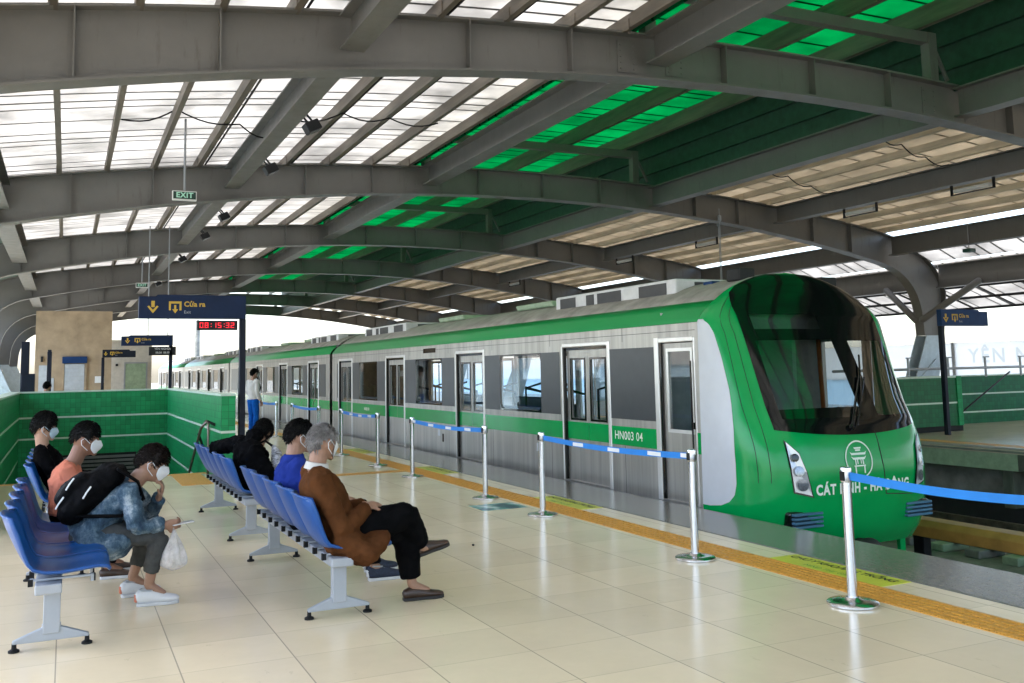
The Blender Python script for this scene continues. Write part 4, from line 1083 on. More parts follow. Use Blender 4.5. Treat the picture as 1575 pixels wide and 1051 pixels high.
PL = ['barrier post off to the right holding the end of the nearest blue belt', 'barrier post nearest the camera, in front of the train nose emblem', 'barrier post before the train cab side door', 'barrier post at the left end of the belt that passes the cab side door', 'barrier post standing by the dark floor poster', 'barrier post at the far end of the belt reaching the floor poster post',
      'sixth barrier post from the right, past the grey haired man', 'barrier post beside the grey haired man, at the far end of his belt', 'far barrier post above the head of the man in blue', 'far barrier post beside the bending person in black', 'far barrier post right of the standing man', 'farthest barrier post, behind the standing man']
p0 = make_post(*PX[0]); posts = [p0]
for q in PX[1:]: posts.append(copy_tree(p0, loc=(q[0], q[1], 0)))
for q, lab in zip(posts, PL): q['label'] = lab
for k, (a, b) in enumerate(((0,1),(2,3),(4,5),(6,7),(8,9),(10,11))):
    pa, pb = V((*PX[a], .815)), V((*PX[b], .815)); d = pb-pa
    A, B = [], []
    for i in range(15):
        q = i/14; p = pa+d*(.02+.96*q); p.z -= .03*math.sin(math.pi*q); A.append(p+V((0,0,.026))); B.append(p-V((0,0,.026)))
    nrm = V((d.y, -d.x, 0)).normalized()
    bl = MB().strip(A, B, nrm*.003).build('belt', 'belt', posts[a], smooth=True, split=40)
    if k in (1, 2, 3):
        m = MB()
        for q in (.2, .45, .7, .985):
            p = pa+d*q; p.z -= .03*math.sin(math.pi*(q-.02)/.96); u = d.normalized()
            if q > .9: p = pa+d*.035 if k == 1 else pa+d*.96
            m.obox(p-nrm*.003*(1 if nrm.x > 0 else -1), u*(.10 if q < .9 else .05), nrm*.0022, V((0,0,.017)))
        m.build('belt_print', 'white', bl)
# ================================================================== PEOPLE
def skin_mat(name, c): return PM(name, c, .5, var=.08, scale=25, spec=.35)
def cloth(name, c, var=.18, scale=14, rough=.85, bump=.25, bs=180): return PM(name, c, rough, var=var, scale=scale, bump=bump, bscale=bs, spec=.04)
M['skin1'] = skin_mat('skin_tan', (0.315, 0.1762, 0.1162)); M['skin2'] = skin_mat('skin_brown', (0.225, 0.1125, 0.0713)); M['skin3'] = skin_mat('skin_light', (0.375, 0.225, 0.1575))
M['hair'] = PM('black_hair', (.0035, .003, .0028), .55, var=.5, scale=60, spec=.2)
M['hair_br'] = PM('dark_brown_hair', (.009, .005, .0035), .55, var=.5, scale=60, spec=.2)
M['hair_gr'] = PM('grey_hair', (0.24, 0.224, 0.216), .75, var=.6, scale=16, bump=.8, bscale=120)
M['mask'] = PM('face_mask', (0.663, 0.68, 0.697), .8, var=.03)
M['mask_bl'] = PM('pale_blue_mask', (0.3825, 0.527, 0.629), .8, var=.03)
M['jacket_br'] = cloth('brown_corduroy', (.080, .031, .0115), .3, 7)
M['black_cloth'] = cloth('black_cloth', (.0035, .0035, .004), .4)
M['black_knit'] = cloth('black_knit', (.003, .003, .0034), .4)
M['coral'] = cloth('coral_cotton', (.52, .175, .11), .12, 8)
M['shirt_bl'] = cloth('royal_blue_polo', (0.0175, 0.035, 0.21), .15, 8)
M['white_cl'] = cloth('white_cotton', (0.561, 0.544, 0.51), .06)
M['blue_tr'] = cloth('bright_blue_trousers', (0.007, 0.091, 0.385), .15)
M['grey_tr'] = cloth('grey_trousers', (.062, .064, .062), .25)
M['shoe_w'] = PM('white_leather', (0.595, 0.595, 0.6035), .45, var=.06)
M['shoe_br'] = PM('brown_leather', (.035, .016, .008), .4, var=.3)
M['shoe_nv'] = PM('navy_mesh_shoe', (.012, .020, .045), .7, var=.4, scale=60)
M['sole_w'] = PM('white_rubber', (0.528, 0.528, 0.536), .5)
M['sole_dk'] = PM('dark_rubber', (.012, .01, .009), .6)
M['plaid'] = PM('striped_lining', (.25, .25, .26), .8, var=.9, scale=22, stretch=(1, 1, 3))
mm, tt, nn_, ll, oo = nt('acid_denim'); bb_ = nn_.new('ShaderNodeBsdfPrincipled'); ll.new(bb_.outputs[0], oo.inputs[0])
cc = coords(nn_)
ll.new(ramp(nn_, ll, nz(nn_, ll, cc, 9., detail=8, rough=.72, stretch=(1, 1, .7)), [(.32, (.008,.022,.045)), (.46, (.034,.072,.11)), (.56, (.11,.165,.21)), (.66, (.36,.41,.44))]), bb_.inputs[0]); bb_.inputs['Roughness'].default_value = .9
kk = nn_.new('ShaderNodeBump'); kk.inputs['Strength'].default_value = .3; kk.inputs['Distance'].default_value = .01; ll.new(nz(nn_, ll, cc, 60), kk.inputs['Height']); ll.new(kk.outputs[0], bb_.inputs['Normal'])
M['denim'] = mm
M['pack'] = PM('black_nylon', (.003, .003, .0034), .6, var=.4, scale=12, bump=.2, bscale=200, spec=.05)
mm, tt, nn_, ll, oo = nt('thin_plastic'); a1 = nn_.new('ShaderNodeBsdfTransparent'); a2 = nn_.new('ShaderNodeBsdfPrincipled'); a2.inputs['Base Color'].default_value = (.85,.85,.87,1); a2.inputs['Roughness'].default_value = .25
a3 = nn_.new('ShaderNodeBsdfTranslucent'); a3.inputs[0].default_value = (.85,.85,.87,1)
x1 = nn_.new('ShaderNodeMixShader'); x1.inputs[0].default_value = .4; ll.new(a2.outputs[0], x1.inputs[1]); ll.new(a3.outputs[0], x1.inputs[2])
x2 = nn_.new('ShaderNodeMixShader'); ll.new(a1.outputs[0], x2.inputs[1]); ll.new(x1.outputs[0], x2.inputs[2])
ll.new(ramp(nn_, ll, nz(nn_, ll, coords(nn_), 14, detail=5), [(.35, (.35,.35,.35)), (.7, (.75,.75,.75))]), x2.inputs[0]); ll.new(x2.outputs[0], oo.inputs[0]); M['plastic'] = mm

CL = bpy.data.textures.new('folds', 'CLOUDS'); CL.noise_scale = .10; CL.noise_depth = 2
CL2 = bpy.data.textures.new('strands', 'CLOUDS'); CL2.noise_scale = .022; CL2.noise_depth = 3
CL3 = bpy.data.textures.new('wrinkles', 'CLOUDS'); CL3.noise_scale = .033; CL3.noise_depth = 2; CL3.noise_type = 'HARD_NOISE'
def fuse(o, voxel=.012, smooth=4, disp=0., tex=None):
    """one continuous skin over the parts of o, frozen as plain mesh"""
    r = o.modifiers.new('r', 'REMESH'); r.mode = 'VOXEL'; r.voxel_size = voxel; r.use_smooth_shade = True
    if smooth:
        s = o.modifiers.new('s', 'SMOOTH'); s.iterations = smooth; s.factor = .5
    if disp:
        d = o.modifiers.new('d', 'DISPLACE'); d.texture = tex or CL; d.strength = disp*1.9; d.mid_level = .5; d.texture_coords = 'LOCAL'
        if not tex:
            d = o.modifiers.new('w', 'DISPLACE'); d.texture = CL3; d.strength = disp*.6; d.mid_level = .4; d.texture_coords = 'LOCAL'
    dg = bpy.context.evaluated_depsgraph_get(); dg.update()
    me = bpy.data.meshes.new_from_object(o.evaluated_get(dg))
    mats = [m for m in o.data.materials]
    o.modifiers.clear(); old = o.data; o.data = me; me.name = o.name
    me.materials.clear()
    for m in mats: me.materials.append(m)
    for p in me.polygons: p.use_smooth = True; p.material_index = 0
    bpy.data.meshes.remove(old)
    return o
def basis(fwd_, up_=(0,0,1)):
    f = V(fwd_).normalized(); u = V(up_); u = (u-u.dot(f)*f).normalized(); l = u.cross(f)
    return Matrix((f, l, u)).transposed()       # columns: forward, left, up
def head_fn(p, k=1.0):
    x, y, z = p                                   # unit sphere, x forward, z up
    X, Y, Z = x*.098, y*.075, z*.118
    if x < 0: X *= 1.06
    if z < 0:
        Y *= 1-.28*(-z)**1.3; X += .018*(-z)**1.5
        if x < 0: X *= 1-.45*(-z)
    if z > .2 and x > 0: X *= 1-.10*(z-.2)
    if x > .55 and -.1 < z < .35: X -= .007*math.cos((z-.12)*6)*(1 if abs(y) < .6 else .4)
    return V((X*k, Y*k, Z*k))
def add_head(mb, c, B):
    mb.sphere(c, 1, B, 22, 16, head_fn)
    W = lambda x, y, z: V(c)+B@V((x, y, z))
    mb.tube([W(.088,0,.022), W(.104,0,-.012), W(.108,0,-.026)], [.010,.013,.015], seg=8)           # nose
    mb.tube([W(.085,.026,.03), W(.090,-.0,.034), W(.085,-.026,.03)], .009, seg=6)                     # brow
    mb.tube([W(.088,.02,-.058), W(.094,0,-.058), W(.088,-.02,-.058)], .008, seg=6)                    # lips
    mb.sphere(W(.082,0,-.094), (.022,.024,.018), B, 10, 6)                                             # chin
    for s in (1,-1): mb.sphere(W(-.008, s*.077, -.008), (.019,.009,.032), B @ Matrix.Rotation(s*.35, 3, 'Z'), 10, 8)
def hair_shell(mb, c, B, k=1.07, front=.045, side=.02, back=-.03, top=0.0, scl=(1,1,1)):
    o = len(mb.v); nu, nv = 40, 26; keep = {}
    P = []
    for j in range(nv+1):
        for i in range(nu):
            th = math.pi*j/nv; ph = 2*math.pi*i/nu
            p = V((math.sin(th)*math.cos(ph), math.sin(th)*math.sin(ph), math.cos(th))); P.append(p)
    TAB = [(0,front),(45,front-.006),(62,front-.03),(74,side-.028),(86,side-.02),(96,side+.004),(112,side-.012),(130,back+.015),(155,back-.008),(180,back-.012)]
    def line(p):
        return lerp_tab(TAB, math.degrees(math.atan2(abs(p.y), p.x)))
    def hp(p):
        h0 = head_fn(p); e_ = max(0, min(1, (h0.z-line(p)+.004)/.05)); e_ = e_*e_*(3-2*e_)
        h = head_fn(p, 1.012+(k-1.012)*e_)
        h.z += top*e_*max(0, p.z)**.7; h.x += top*.3*e_*max(0, p.z)*(1 if p.x > 0 else 0)
        return V((h.x*scl[0], h.y*scl[1], h.z*scl[2]))
    L = [V(c)+B@hp(p) for p in P]; mb.v += L
    for j in range(nv):
        for i in range(nu):
            i2 = (i+1) % nu; q = (j*nu+i, (j+1)*nu+i, (j+1)*nu+i2, j*nu+i2)
            m = sum((head_fn(P[t]) for t in q), V((0,0,0)))/4; pm = sum((P[t] for t in q), V((0,0,0)))/4
            if m.z > line(pm): mb.f.append(tuple(o+t for t in q))
    return mb
def add_hand(mb, wr, d, pn, curl=.6, side=1, r=.0085):
    """palm + four fingers of different length + thumb; d hand direction, pn palm normal, side +1 left / -1 right"""
    d = V(d).normalized(); n_ = V(pn); n_ = (n_-n_.dot(d)*d).normalized(); a = d.cross(n_)*side      # towards the thumb
    wr = V(wr)
    mb.tube([wr-d*.02, wr+d*.02, wr+d*.055, wr+d*.085], [.020,.019,.017,.013], [.026,.036,.041,.038], lat=a, seg=12)
    for k, (off, ln) in enumerate(((.030,.074),(.010,.084),(-.010,.078),(-.029,.060))):
        p = wr+d*.082+a*off; P = [p-d*.015]; ang = 0; q = p
        P.append(q)
        for s_, fr in enumerate((.45,.32,.23)):
            ang += curl*(.7 if s_ == 0 else 1.0)*(1+.07*k)
            q = q+(d*math.cos(ang)+n_*math.sin(ang)+a*off*.25)*ln*fr; P.append(q)
        mb.tube(P, [r*1.05, r*1.05, r, r*.92, r*.8], seg=8)
    p = wr+d*.025+a*.034; t1 = (a*.75+d*.7+n_*.25).normalized(); t2 = (a*.2+d*.9+n_*.45*(.5+curl)).normalized()
    mb.tube([p-a*.01, p+t1*.032, p+t1*.032+t2*.028, p+t1*.032+t2*.05], [.013,.0115,.010,.008], seg=8)
def make_shoe(heel, toe, par, mu, ms, up_=(0,0,1), low=True, name='shoe', h=.075):
    heel, toe = V(heel), V(toe); d = toe-heel; L = d.length; d.normalize(); u = V(up_); u = (u-u.dot(d)*d).normalized(); s = d.cross(u)
    m = MB(); prof = [(.02,.046,.030,.050),(.14,.052,.035,.058),(.32,.052,.036,.058),(.46,.042,.038,.050),(.62,.032,.043,.038),(.82,.026,.043,.032),(.95,.022,.036,.026),(1.0,.018,.024,.018)] if h > .08 else [(.02,.028,.028,.040),(.15,.036,.034,.048),(.36,.034,.036,.050),(.52,.028,.038,.040),(.72,.022,.044,.028),(.9,.018,.040,.022),(1.0,.012,.024,.016)]
    m.tube([heel+d*L*a+u*(b+.012) for a, b, w_, hh in prof], [p[3]*.9 for p in prof], [p[2] for p in prof], lat=s, seg=14, cap=.4)
    o = fuse(m.build(name, mu, par), .006, 3)
    if h > .08:
        for i in range(4):
            c0 = heel+d*L*(.40+.085*i)+u*(.094-.013*i); MB().tube([c0+s*.024-u*.004, c0+u*.004, c0-s*.024-u*.004], .0042, seg=6).build('lace', 'beam', o)
        MB().tube([heel+d*L*.10+u*.108+s*.028, heel+d*L*.04+u*.106, heel+d*L*.10+u*.108-s*.028, heel+d*L*.34+u*.103-s*.03, heel+d*L*.40+u*.098, heel+d*L*.34+u*.103+s*.03, heel+d*L*.10+u*.108+s*.028], .006, seg=6, cap=0).build('shoe_opening', 'beam', o)
        MB().tube([heel-d*.008+u*.035, heel-d*.006+u*.075], [.012,.014], [.022,.02], lat=s, seg=8).build('heel_tab', 'coral' if mu == 'shoe_w' else 'sole_w', o, smooth=True)
        MB().tube([heel+d*L*.25+u*.05-s*.036, heel+d*L*.5+u*.045-s*.040, heel+d*L*.66+u*.032-s*.045], .006, seg=6).build('side_stripe', 'shirt_bl' if mu == 'shoe_w' else 'coral', o, smooth=True)
    q = MB(); O = []
    for a, w_ in ((-.02,.022),(.02,.032),(.2,.036),(.45,.036),(.72,.047),(.9,.042),(1.0,.026),(1.03,.012)):
        O.append((a, w_))
    A = [heel+d*L*a+s*w_+u*.011 for a, w_ in O]; Bp = [heel+d*L*a-s*w_+u*.011 for a, w_ in O]
    q.strip(A, Bp, u*.022); q.build('sole', ms, o, bevel=.005)
    return o

def off_of(t): return V(t.location)
def person(label, J, skin, hairm, top, trousers, shoes, mask='mask', hair=dict(), group=None, collar=None, topname='jacket', loose=1.0, sleeves=True, foldd=.02, hem=None, cat='person', bulk=1.0, base=None, hood=False):
    g = {k: V(v) if hasattr(v, '__len__') else v for k, v in J.items()}
    pel, che, nek, hd = g['pelvis'], g['chest'], g['neck'], g['head']
    lat = (g['shL']-g['shR']).normalized()
    t = root('person', label, cat, base or (pel.x, pel.y, 0), group)
    B = basis(J['face'], J.get('hup', (0,0,1)))
    # ---- body: one continuous surface
    b = MB()
    shc = (g['shL']+g['shR'])/2
    spine = [pel-(che-pel)*.22, pel, pel.lerp(che, .5), che, shc.lerp(nek, .25)]
    b.tube(spine, [.085,.095,.085,.098,.07], [.13,.14,.12,.145,.13], lat=lat, seg=16)
    b.tube([shc, nek, hd+B@V((-.02,0,-.05))], [.062,.059,.058], [.068,.062,.060], lat=lat, seg=14)
    add_head(b, hd, B)
    for s, S in (('L',1),('R',-1)):
        b.tube([shc.lerp(g['sh'+s], .5), g['sh'+s], g['sh'+s].lerp(g['el'+s], .5), g['el'+s]], [.045,.047,.042,.036], seg=12)
        b.tube([g['el'+s], g['el'+s].lerp(g['wr'+s], .35), g['wr'+s]], [.036,.036,.024], seg=12)
        hdv = J.get('hand'+s, (g['wr'+s]-g['el'+s])); add_hand(b, g['wr'+s], hdv, J.get('palm'+s, (0,0,-1)), J.get('curl'+s, .5), S)
        b.tube([pel+(g['hip'+s]-pel)*.6, g['hip'+s], g['hip'+s].lerp(g['kn'+s], .5), g['kn'+s]], [.08,.082,.066,.045], seg=14)
        b.tube([g['kn'+s], g['kn'+s].lerp(g['an'+s], .35), g['an'+s]], [.045,.044,.033], seg=12)
        b.tube([g['an'+s], g['an'+s].lerp(g['toe'+s], .5)], [.034,.028], seg=10)
    body = fuse(b.build('body', skin, t), .0068, 2)
    # ---- trousers
    if trousers:
        b = MB(); b.tube([pel-(che-pel)*.18, pel, pel.lerp(che, .28)], [.11,.118,.11], [.155,.165,.15], lat=lat, seg=18)
        for s in 'LR':
            c = J.get('cuff', .93); e = g['kn'+s].lerp(g['an'+s], c)
            b.tube([g['hip'+s].lerp(pel, .25), g['hip'+s], g['hip'+s].lerp(g['kn'+s], .5), g['kn'+s]], [.092,.095,.086*loose,.070*loose], seg=16)
            b.tube([g['kn'+s], g['kn'+s].lerp(g['an'+s], .4), e], [.070*loose,.066*loose,.056*loose], seg=16, cap=.12)
        fuse(b.build('trousers', trousers, t), .011, 3, foldd*.6)
    # ---- top
    b = MB()
    hx = hem or []
    b.tube([V(q[0]) for q in hx]+[pel, pel.lerp(che, .5), che, shc.lerp(che, .25)+V((0,0,.0)), shc.lerp(nek, .58)],
           [q[1] for q in hx]+[.125*bulk,.118*bulk,.128*bulk,.108*bulk,.066], [q[2] for q in hx]+[.175*bulk,.165*bulk,.182*bulk,.165*bulk,.075], lat=lat, seg=20, cap=.2)
    for s in 'LR':
        sh = g['sh'+s]; b.sphere(sh+(shc-sh)*.12, .068*bulk, None, 12, 8)
        e = g['el'+s]; w_ = e.lerp(g['wr'+s], .94)
        if sleeves:
            b.tube([shc.lerp(sh, .6), sh, sh.lerp(e, .5), e], [.07*bulk,.068*bulk,.062*bulk,.054*bulk], seg=14)
            b.tube([e, e.lerp(w_, .5), w_], [.054*bulk,.05*bulk,.043*bulk], seg=14, cap=.1)
        else:
            b.tube([shc.lerp(sh, .6), sh, sh.lerp(e, .62)], [.07,.068,.066], seg=14, cap=.1)
    if hood: b.sphere(nek-B@V((.07,0,.01)), (.085,.13,.085), None, 14, 10)
    fuse(b.build(topname, top, t), .011, 3, foldd)
    if collar:
        n0 = shc.lerp(nek, .50); n1 = shc.lerp(nek, 1.0); ax = (nek-shc).normalized()
        m = MB(); k = 24; side = lat; f_ = side.cross(ax)
        for zz_, rr in ((n0, .084), (n1, .074), (n1+ax*.004, .068), (n0, .07)):
            for i in range(k):
                q = 2*math.pi*i/k; m.v.append(zz_+(f_*math.cos(q)+side*math.sin(q))*rr-f_*.0)
        for j in range(3):
            for i in range(k): m.f.append((j*k+i, j*k+(i+1) % k, (j+1)*k+(i+1) % k, (j+1)*k+i))
        m.build('collar', collar, t, smooth=True)
    # ---- shoes
    if shoes:
        for s in 'LR':
            if J.get('noshoe'+s): continue
            make_shoe(g['heel'+s], g['toe'+s], t, shoes[0], shoes[1], J.get('sup'+s, (0,0,1)), h=.07 if shoes[0] == 'shoe_br' else .1)
    # ---- eyes
    for s in (1,-1):
        e_ = MB().sphere(hd+B@V((.078, s*.031, .012)), (.012,.014,.009), B, 10, 6).build('eye', 'white', t, smooth=True)
        MB().sphere(hd+B@V((.0865, s*.0315, .012)), (.004,.006,.006), B, 8, 6).build('iris', hairm if hairm != 'hair_gr' else 'hair', e_, smooth=True)
        if hairm != 'hair_gr': MB().tube([hd+B@V((.090, s*.014, .036)), hd+B@V((.088, s*.032, .041)), hd+B@V((.076, s*.05, .037))], .0042, seg=6).build('eyebrow', hairm, t)
    # ---- hair, mask
    m = MB(); hair_shell(m, hd, B, **hair); h = m.build('hair', hairm, t, smooth=True)
    d = h.modifiers.new('d', 'DISPLACE'); d.texture = CL2; d.strength = .026; d.mid_level = .45; d.texture_coords = 'LOCAL'
    src = h.data; rr = random.Random(len(label)); nm = MB(); nm.v = [q.co.copy()+off_of(t) for q in src.vertices]; nm.f = [tuple(p_.vertices) for p_ in src.polygons]
    for p_ in list(src.polygons):
        for _ in range(3 if hairm != 'hair_gr' else 2):
            vs_ = [src.vertices[i].co for i in p_.vertices]; w_ = [rr.random() for _ in vs_]; sw = sum(w_)
            c_ = sum((v_*a_ for v_, a_ in zip(vs_, w_)), V((0,0,0)))/sw + off_of(t)
            out = (c_-hd).normalized(); fl_ = B@V((-.3 if out.dot(B@V((1,0,0))) < .2 else .5, rr.uniform(-.6,.6), -.55)); fl_ = (fl_-fl_.dot(out)*out*.75).normalized()
            ln = rr.uniform(.018,.036); sd_ = out.cross(fl_).normalized()*rr.uniform(.0022,.0045)
            r0 = c_+out*rr.uniform(-.002,.006); tip = r0+fl_*ln+out*rr.uniform(.0,.012)
            k0 = len(nm.v); nm.v += [r0-sd_, r0+sd_, (r0+tip)/2+out*.004+sd_*.7, tip, (r0+tip)/2+out*.004-sd_*.7]; nm.f.append((k0,k0+1,k0+2,k0+3,k0+4))
    h2 = nm.build('hair', hairm, t, smooth=False, fix=False); bpy.data.objects.remove(h); h2.name = 'hair'
    if mask:
        m = MB()
        def fn(u, v):
            th = math.radians(80+50*v); ph = (u-.5)*2*math.radians(62)*(1-.35*abs(2*v-.9)**3)
            p = V((math.sin(th)*math.cos(ph), math.sin(th)*math.sin(ph), math.cos(th))); q = head_fn(p, 1.07)
            nb = math.exp(-(ph/.38)**2)*math.exp(-((v-.3)/.4)**2)*.024
            return hd+B@V((q.x+nb+.004, q.y, q.z-.008-.003*math.sin(v*14)*.5))
        m.grid(fn, 16, 14); k = m.build('face_mask', mask, t, smooth=True, solid=.003)
        m = MB()
        for s in (1,-1):
            m.tube([hd+B@V((.045,s*.074,-.015)), hd+B@V((-.0,s*.088,.02)), hd+B@V((-.022,s*.09,.0)), hd+B@V((-.012,s*.086,-.035)), hd+B@V((.035,s*.07,-.07))], .0025, seg=6)
        m.build('ear_loop', mask, k)
    return t, body
def sitting(x, y, lean=.0, head=None, tw=0.):
    """relaxed sitting joints, facing +x"""
    return dict(pelvis=(x,y,.50), chest=(x-.06+lean,y,.76), neck=(x-.06+lean*1.4,y,.945), head=(x-.02+lean*1.6,y,1.075), face=(1,0,-.08),
      shL=(x-.06+lean*1.2,y+.175,.865), shR=(x-.06+lean*1.2,y-.175,.865), elL=(x+.06+lean,y+.23,.60), elR=(x+.06+lean,y-.23,.60), wrL=(x+.28,y+.10,.60), wrR=(x+.28,y-.10,.60),
      hipL=(x+.02,y+.095,.50), hipR=(x+.02,y-.095,.50), knL=(x+.44,y+.12,.50), knR=(x+.44,y-.12,.50), anL=(x+.44,y+.12,.10), anR=(x+.44,y-.12,.10),
      heelL=(x+.38,y+.12,.0), heelR=(x+.38,y-.12,.0), toeL=(x+.64,y+.13,.0), toeR=(x+.64,y-.13,.0))
# grey haired man in the brown jacket
J = sitting(1.64, 6.22)
J.update(pelvis=(1.66,6.22,.50), chest=(1.535,6.22,.76), neck=(1.505,6.23,.965), head=(1.54,6.245,1.092), face=(.9,.42,-.12),
  shL=(1.51,6.42,.885), shR=(1.47,6.03,.875), elL=(1.66,6.50,.58), elR=(1.60,5.97,.555), wrL=(1.84,6.27,.665), wrR=(1.81,6.12,.67), handL=(.5,-.75,.1), handR=(.75,.55,.12), palmL=(.2,-.3,-1), palmR=(-.2,.3,-1), curlL=.7, curlR=.7,
  hipL=(1.70,6.32,.50), hipR=(1.70,6.12,.51), knR=(2.10,6.20,.585), anR=(2.245,6.30,.335), heelR=(2.215,6.30,.275), toeR=(2.455,6.33,.33), supR=(-.25,0,1),
  knL=(2.12,6.30,.47), anL=(2.17,6.28,.10), heelL=(2.11,6.28,.0), toeL=(2.385,6.27,.0), cuff=.86)
person('grey haired man in a brown jacket and black trousers, sitting with legs crossed', J, 'skin1', 'hair_gr', 'jacket_br', 'black_cloth', ('shoe_br', 'sole_dk'), hair=dict(k=1.04, front=.06, side=.022, back=-.05), collar='white_cl', loose=1.3, bulk=1.17, foldd=.016,
  hem=[((1.86,6.15,.47),.05,.20),((1.82,6.13,.44),.09,.225),((1.75,6.11,.41),.11,.25),((1.69,6.12,.44),.13,.245)])
# man in the blue polo shirt
J = sitting(1.62, 7.2); J.update(face=(1,.15,-.12), head=(1.60,7.21,1.07), toeL=(2.40,7.32,0), heelL=(2.14,7.30,0), knL=(2.12,7.3,.5), anL=(2.18,7.3,.1), heelR=(2.08,7.0,0), toeR=(2.35,6.99,0), anR=(2.12,7.0,.1), knR=(2.08,7.05,.5))
person('man in a royal blue polo shirt and navy sports shoes beside the grey haired man', J, 'skin1', 'hair', 'shirt_bl', 'black_cloth', ('shoe_nv', 'sole_w'), hair=dict(k=1.08, front=.04, side=.02, back=-.035, top=.008), collar='shirt_bl', sleeves=False, topname='polo_shirt', bulk=1.15)
# youth with the backpack
J = sitting(.16, 7.15)
J.update(pelvis=(.16,7.18,.50), chest=(.33,7.18,.71), neck=(.475,7.18,.845), head=(.56,7.17,.935), face=(.93,-.12,-.34), hup=(.25,0,1),
  shL=(.43,7.36,.775), shR=(.40,6.99,.765), elL=(.58,7.40,.56), elR=(.46,6.94,.545), wrL=(.615,7.20,.70), wrR=(.635,7.0,.53), handL=(.25,-.35,.9), palmL=(-1,.1,.1), curlL=.75, handR=(1,.12,.03), palmR=(.05,1,.25), curlR=.8,
  hipL=(.20,7.28,.49), hipR=(.20,7.09,.49), knR=(.60,7.02,.465), anR=(.545,7.05,.13), heelR=(.475,7.05,0), toeR=(.735,7.03,0), knL=(.56,7.34,.455), anL=(.46,7.38,.13), heelL=(.395,7.38,0), toeL=(.65,7.41,0), cuff=.74)
person('youth in a denim jacket hunched over a phone, one hand at his mouth', J, 'skin1', 'hair_br', 'denim', 'grey_tr', ('shoe_w', 'sole_w'), hair=dict(k=1.08, front=.035, side=.015, back=-.035, top=.014), topname='denim_jacket', bulk=1.12, loose=.97, foldd=.024, hem=[((.40,7.15,.465),.085,.205),((.36,7.15,.43),.115,.235),((.27,7.155,.42),.125,.245),((.18,7.17,.455),.13,.225)])
# his backpack
t = root('backpack', 'black backpack on the back of the youth in the denim jacket', 'backpack', (.2, 7.16, .6))
ax = V((.30,0,.27)).normalized(); nn = V((-ax.z,0,ax.x)); cpt = V((.185,7.13,.775))
m = MB(); P = [cpt+ax*q for q in (-.25,-.2,-.08,.06,.17,.225,.25)]
m.tube([p+nn*o_ for p, o_ in zip(P, (.0,.0,.01,.01,.0,-.01,-.02))], [.05,.095,.115,.112,.09,.06,.03], [.11,.155,.165,.16,.145,.11,.06], lat=(0,1,0), seg=20, cap=.3)
m.tube([cpt-ax*.18+nn*.10, cpt-ax*.08+nn*.125, cpt+ax*.04+nn*.11], [.045,.055,.04], [.11,.125,.11], lat=(0,1,0), seg=16)
fuse(m.build('bag', 'pack', t), .012, 3, .016)
m = MB()
for s in (-.13, .13):
    m.tube([cpt+ax*.2+V((0,s,.02)), V((.46,7.16+s*1.05,.835)), V((.50,7.16+s*1.15,.72)), V((.36,7.16+s*1.45,.62)), cpt-ax*.16+V((0,s,-.03))], [.012]*5, [.026]*5, lat=(0,1,0), seg=10)
m.build('shoulder_straps', 'pack', t, smooth=True)
m = MB()
for a_, b_, n2 in ((-.14,-.15,.115),(.02,-.165,.05),(-.02,-.10,.16)):
    q = cpt+ax*a_+nn*n2+V((0,b_,0)); m.tube([q, q-ax*.035+V((0,-.012,-.012)), q-ax*.06+V((0,-.012,-.03))], .0055, seg=6)
m.build('zip_pulls', 'white', t)
tag(MB().obox((.755,7.015,.535), V((.07,.008,.008)), V((-.004,.036,.0)), V((-.0003,0,.004))).build('phone', 'lamp', bevel=.003), 'slim pale phone held by the youth in the denim jacket', 'phone')
t = root('plastic_bag', 'thin white plastic bag hanging from the hand of the youth', 'bag', (.70,7.02,.3))
def bagfn(u, v):
    a = 2*math.pi*u; r = .012+.092*math.sin(min(1, v*1.25)*math.pi*.5)**1.3*(1 if v < .82 else math.cos((v-.82)/.18*1.45))
    r *= 1+.10*math.sin(5*a+6*v)+.05*math.sin(9*a)
    return (.70+r*math.cos(a)*.82, 7.01+r*math.sin(a)*.9, .49-.265*v)
MB().grid(bagfn, 40, 24).build('bag', 'plastic', t, smooth=True, fix=False)
MB().tube([(.70,7.01,.485),(.69,7.0,.52),(.70,7.02,.545)], .006, seg=6).build('handle_loop', 'plastic', t, smooth=True)
# man in coral
J = sitting(.02, 8.28); J.update(chest=(.02,8.28,.74), neck=(.085,8.28,.915), head=(.15,8.28,1.055), face=(.97,-.1,-.18), shL=(.05,8.45,.84), shR=(.03,8.10,.84), elL=(.16,8.5,.60), elR=(.13,8.04,.59), knR=(.46,8.15,.5), knL=(.46,8.4,.5), wrL=(.33,8.36,.58), wrR=(.33,8.2,.58), heelR=(.28,8.12,0), toeR=(.53,8.10,0), anR=(.32,8.12,.1), heelL=(.30,8.4,0), toeL=(.55,8.42,0), anL=(.34,8.4,.1))
person('man in a coral sweatshirt and white mask sitting beyond the youth', J, 'skin2', 'hair', 'coral', 'black_cloth', ('shoe_br', 'sole_w'), hair=dict(k=1.07, front=.05, side=.03, back=-.02, top=.022), topname='sweatshirt')
# man in black
J = sitting(.0, 10.15); J.update(chest=(-.13,10.15,.75), neck=(-.19,10.15,.93), head=(-.18,10.15,1.075), face=(.93,.05,-.12), shL=(-.17,10.34,.86), shR=(-.2,9.96,.86), elL=(-.02,10.42,.6), elR=(-.06,9.88,.6))
person('young man in a black top with fluffy black hair, backed by the green stairwell', J, 'skin3', 'hair', 'black_knit', 'black_cloth', ('shoe_nv', 'sole_w'), hair=dict(k=1.12, front=.03, side=.01, back=-.045, top=.03), mask='mask_bl', topname='pullover')
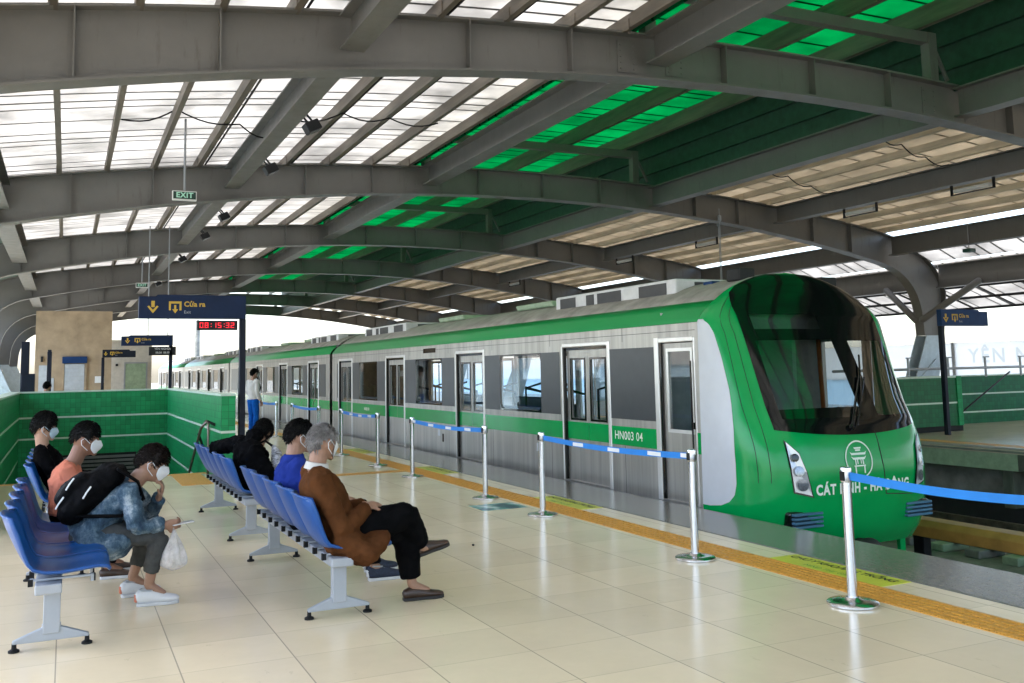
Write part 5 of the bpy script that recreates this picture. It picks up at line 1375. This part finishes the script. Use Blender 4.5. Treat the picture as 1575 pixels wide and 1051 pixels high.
# bending person in black
J = sitting(1.66, 9.6); J.update(pelvis=(1.66,9.55,.50), chest=(1.66,9.6,.74), neck=(1.74,9.68,.90), head=(1.80,9.74,.965), face=(.60,.70,-.75), hup=(.5,.5,1), shL=(1.62,9.86,.86), shR=(1.66,9.44,.82), elL=(1.40,10.22,.80), wrL=(1.64,10.02,.90), handL=(.7,-.7,.25), palmL=(0,-.3,-1), elR=(1.80,9.36,.58), wrR=(1.98,9.5,.60))
person('person in a black jacket bending forward with an arm along the seat backs', J, 'skin1', 'hair', 'black_knit', 'black_cloth', ('shoe_nv', 'sole_w'), hair=dict(k=1.12, front=.02, side=-.05, back=-.09, top=.01), topname='hooded_jacket', bulk=1.28, foldd=.03, mask=None, hood=True)
t = root('shoulder_bag', 'black and white striped bag in front of the bending person in black', 'bag', (1.88,9.4,.6))
m = MB(); m.tube([(1.87,9.42,.56),(1.885,9.42,.66),(1.875,9.43,.78),(1.85,9.45,.84)], [.05,.06,.05,.02], [.09,.11,.09,.05], lat=(0,1,0), seg=16); m.build('bag', 'plaid', t, smooth=True)
MB().tube([(1.85,9.45,.84),(1.78,9.5,.9),(1.7,9.55,.86)], .012, seg=8).build('strap', 'pack', t, smooth=True)
# standing man
def standing(x, y, f=(1,0,0), h=1.0, z0=0):
    f = V(f).normalized(); l = V((-f.y, f.x, 0))
    def P(a, b, c): q = V((x, y, z0))+f*a*h+l*b*h; return (q.x, q.y, z0+c*h)
    return dict(pelvis=P(0,0,.92), chest=P(-.01,0,1.22), neck=P(0,0,1.43), head=P(.03,0,1.565), face=(f.x,f.y,-.12), shL=P(-.01,.18,1.36), shR=P(-.01,-.18,1.36), elL=P(-.03,.22,1.10), elR=P(-.03,-.22,1.10), wrL=P(.10,.17,.93), wrR=P(.08,-.2,.88),
      hipL=P(0,.09,.90), hipR=P(0,-.09,.90), knL=P(.02,.09,.49), knR=P(.03,-.1,.49), anL=P(0,.09,.09), anR=P(-.02,-.1,.09), heelL=P(-.06,.09,0), heelR=P(-.08,-.1,0), toeL=P(.2,.11,0), toeR=P(.18,-.12,0))
J = standing(4.3, 24.6, (.75,.35,0))
person('man standing by the train in a white shirt and bright blue trousers', J, 'skin1', 'hair', 'white_cl', 'blue_tr', ('shoe_nv', 'sole_w'), hair=dict(k=1.08, front=.04, side=.0, back=-.05), topname='shirt', foldd=.012)
tag(MB().tube([(4.40,24.42,1.36),(4.47,24.52,1.2),(4.42,24.76,.98)], [.008]*3, [.018]*3, lat=(1,0,0), seg=8).build('shoulder_strap', 'pack', smooth=True), 'dark strap across the white shirt of the standing man', 'strap')
J = standing(-.40, 24.3, (.3,1,0), .86)
person('person with dark hair just showing above the stairwell back wall', J, 'skin1', 'hair', 'white_cl', 'black_cloth', None, mask=None, topname='shirt')
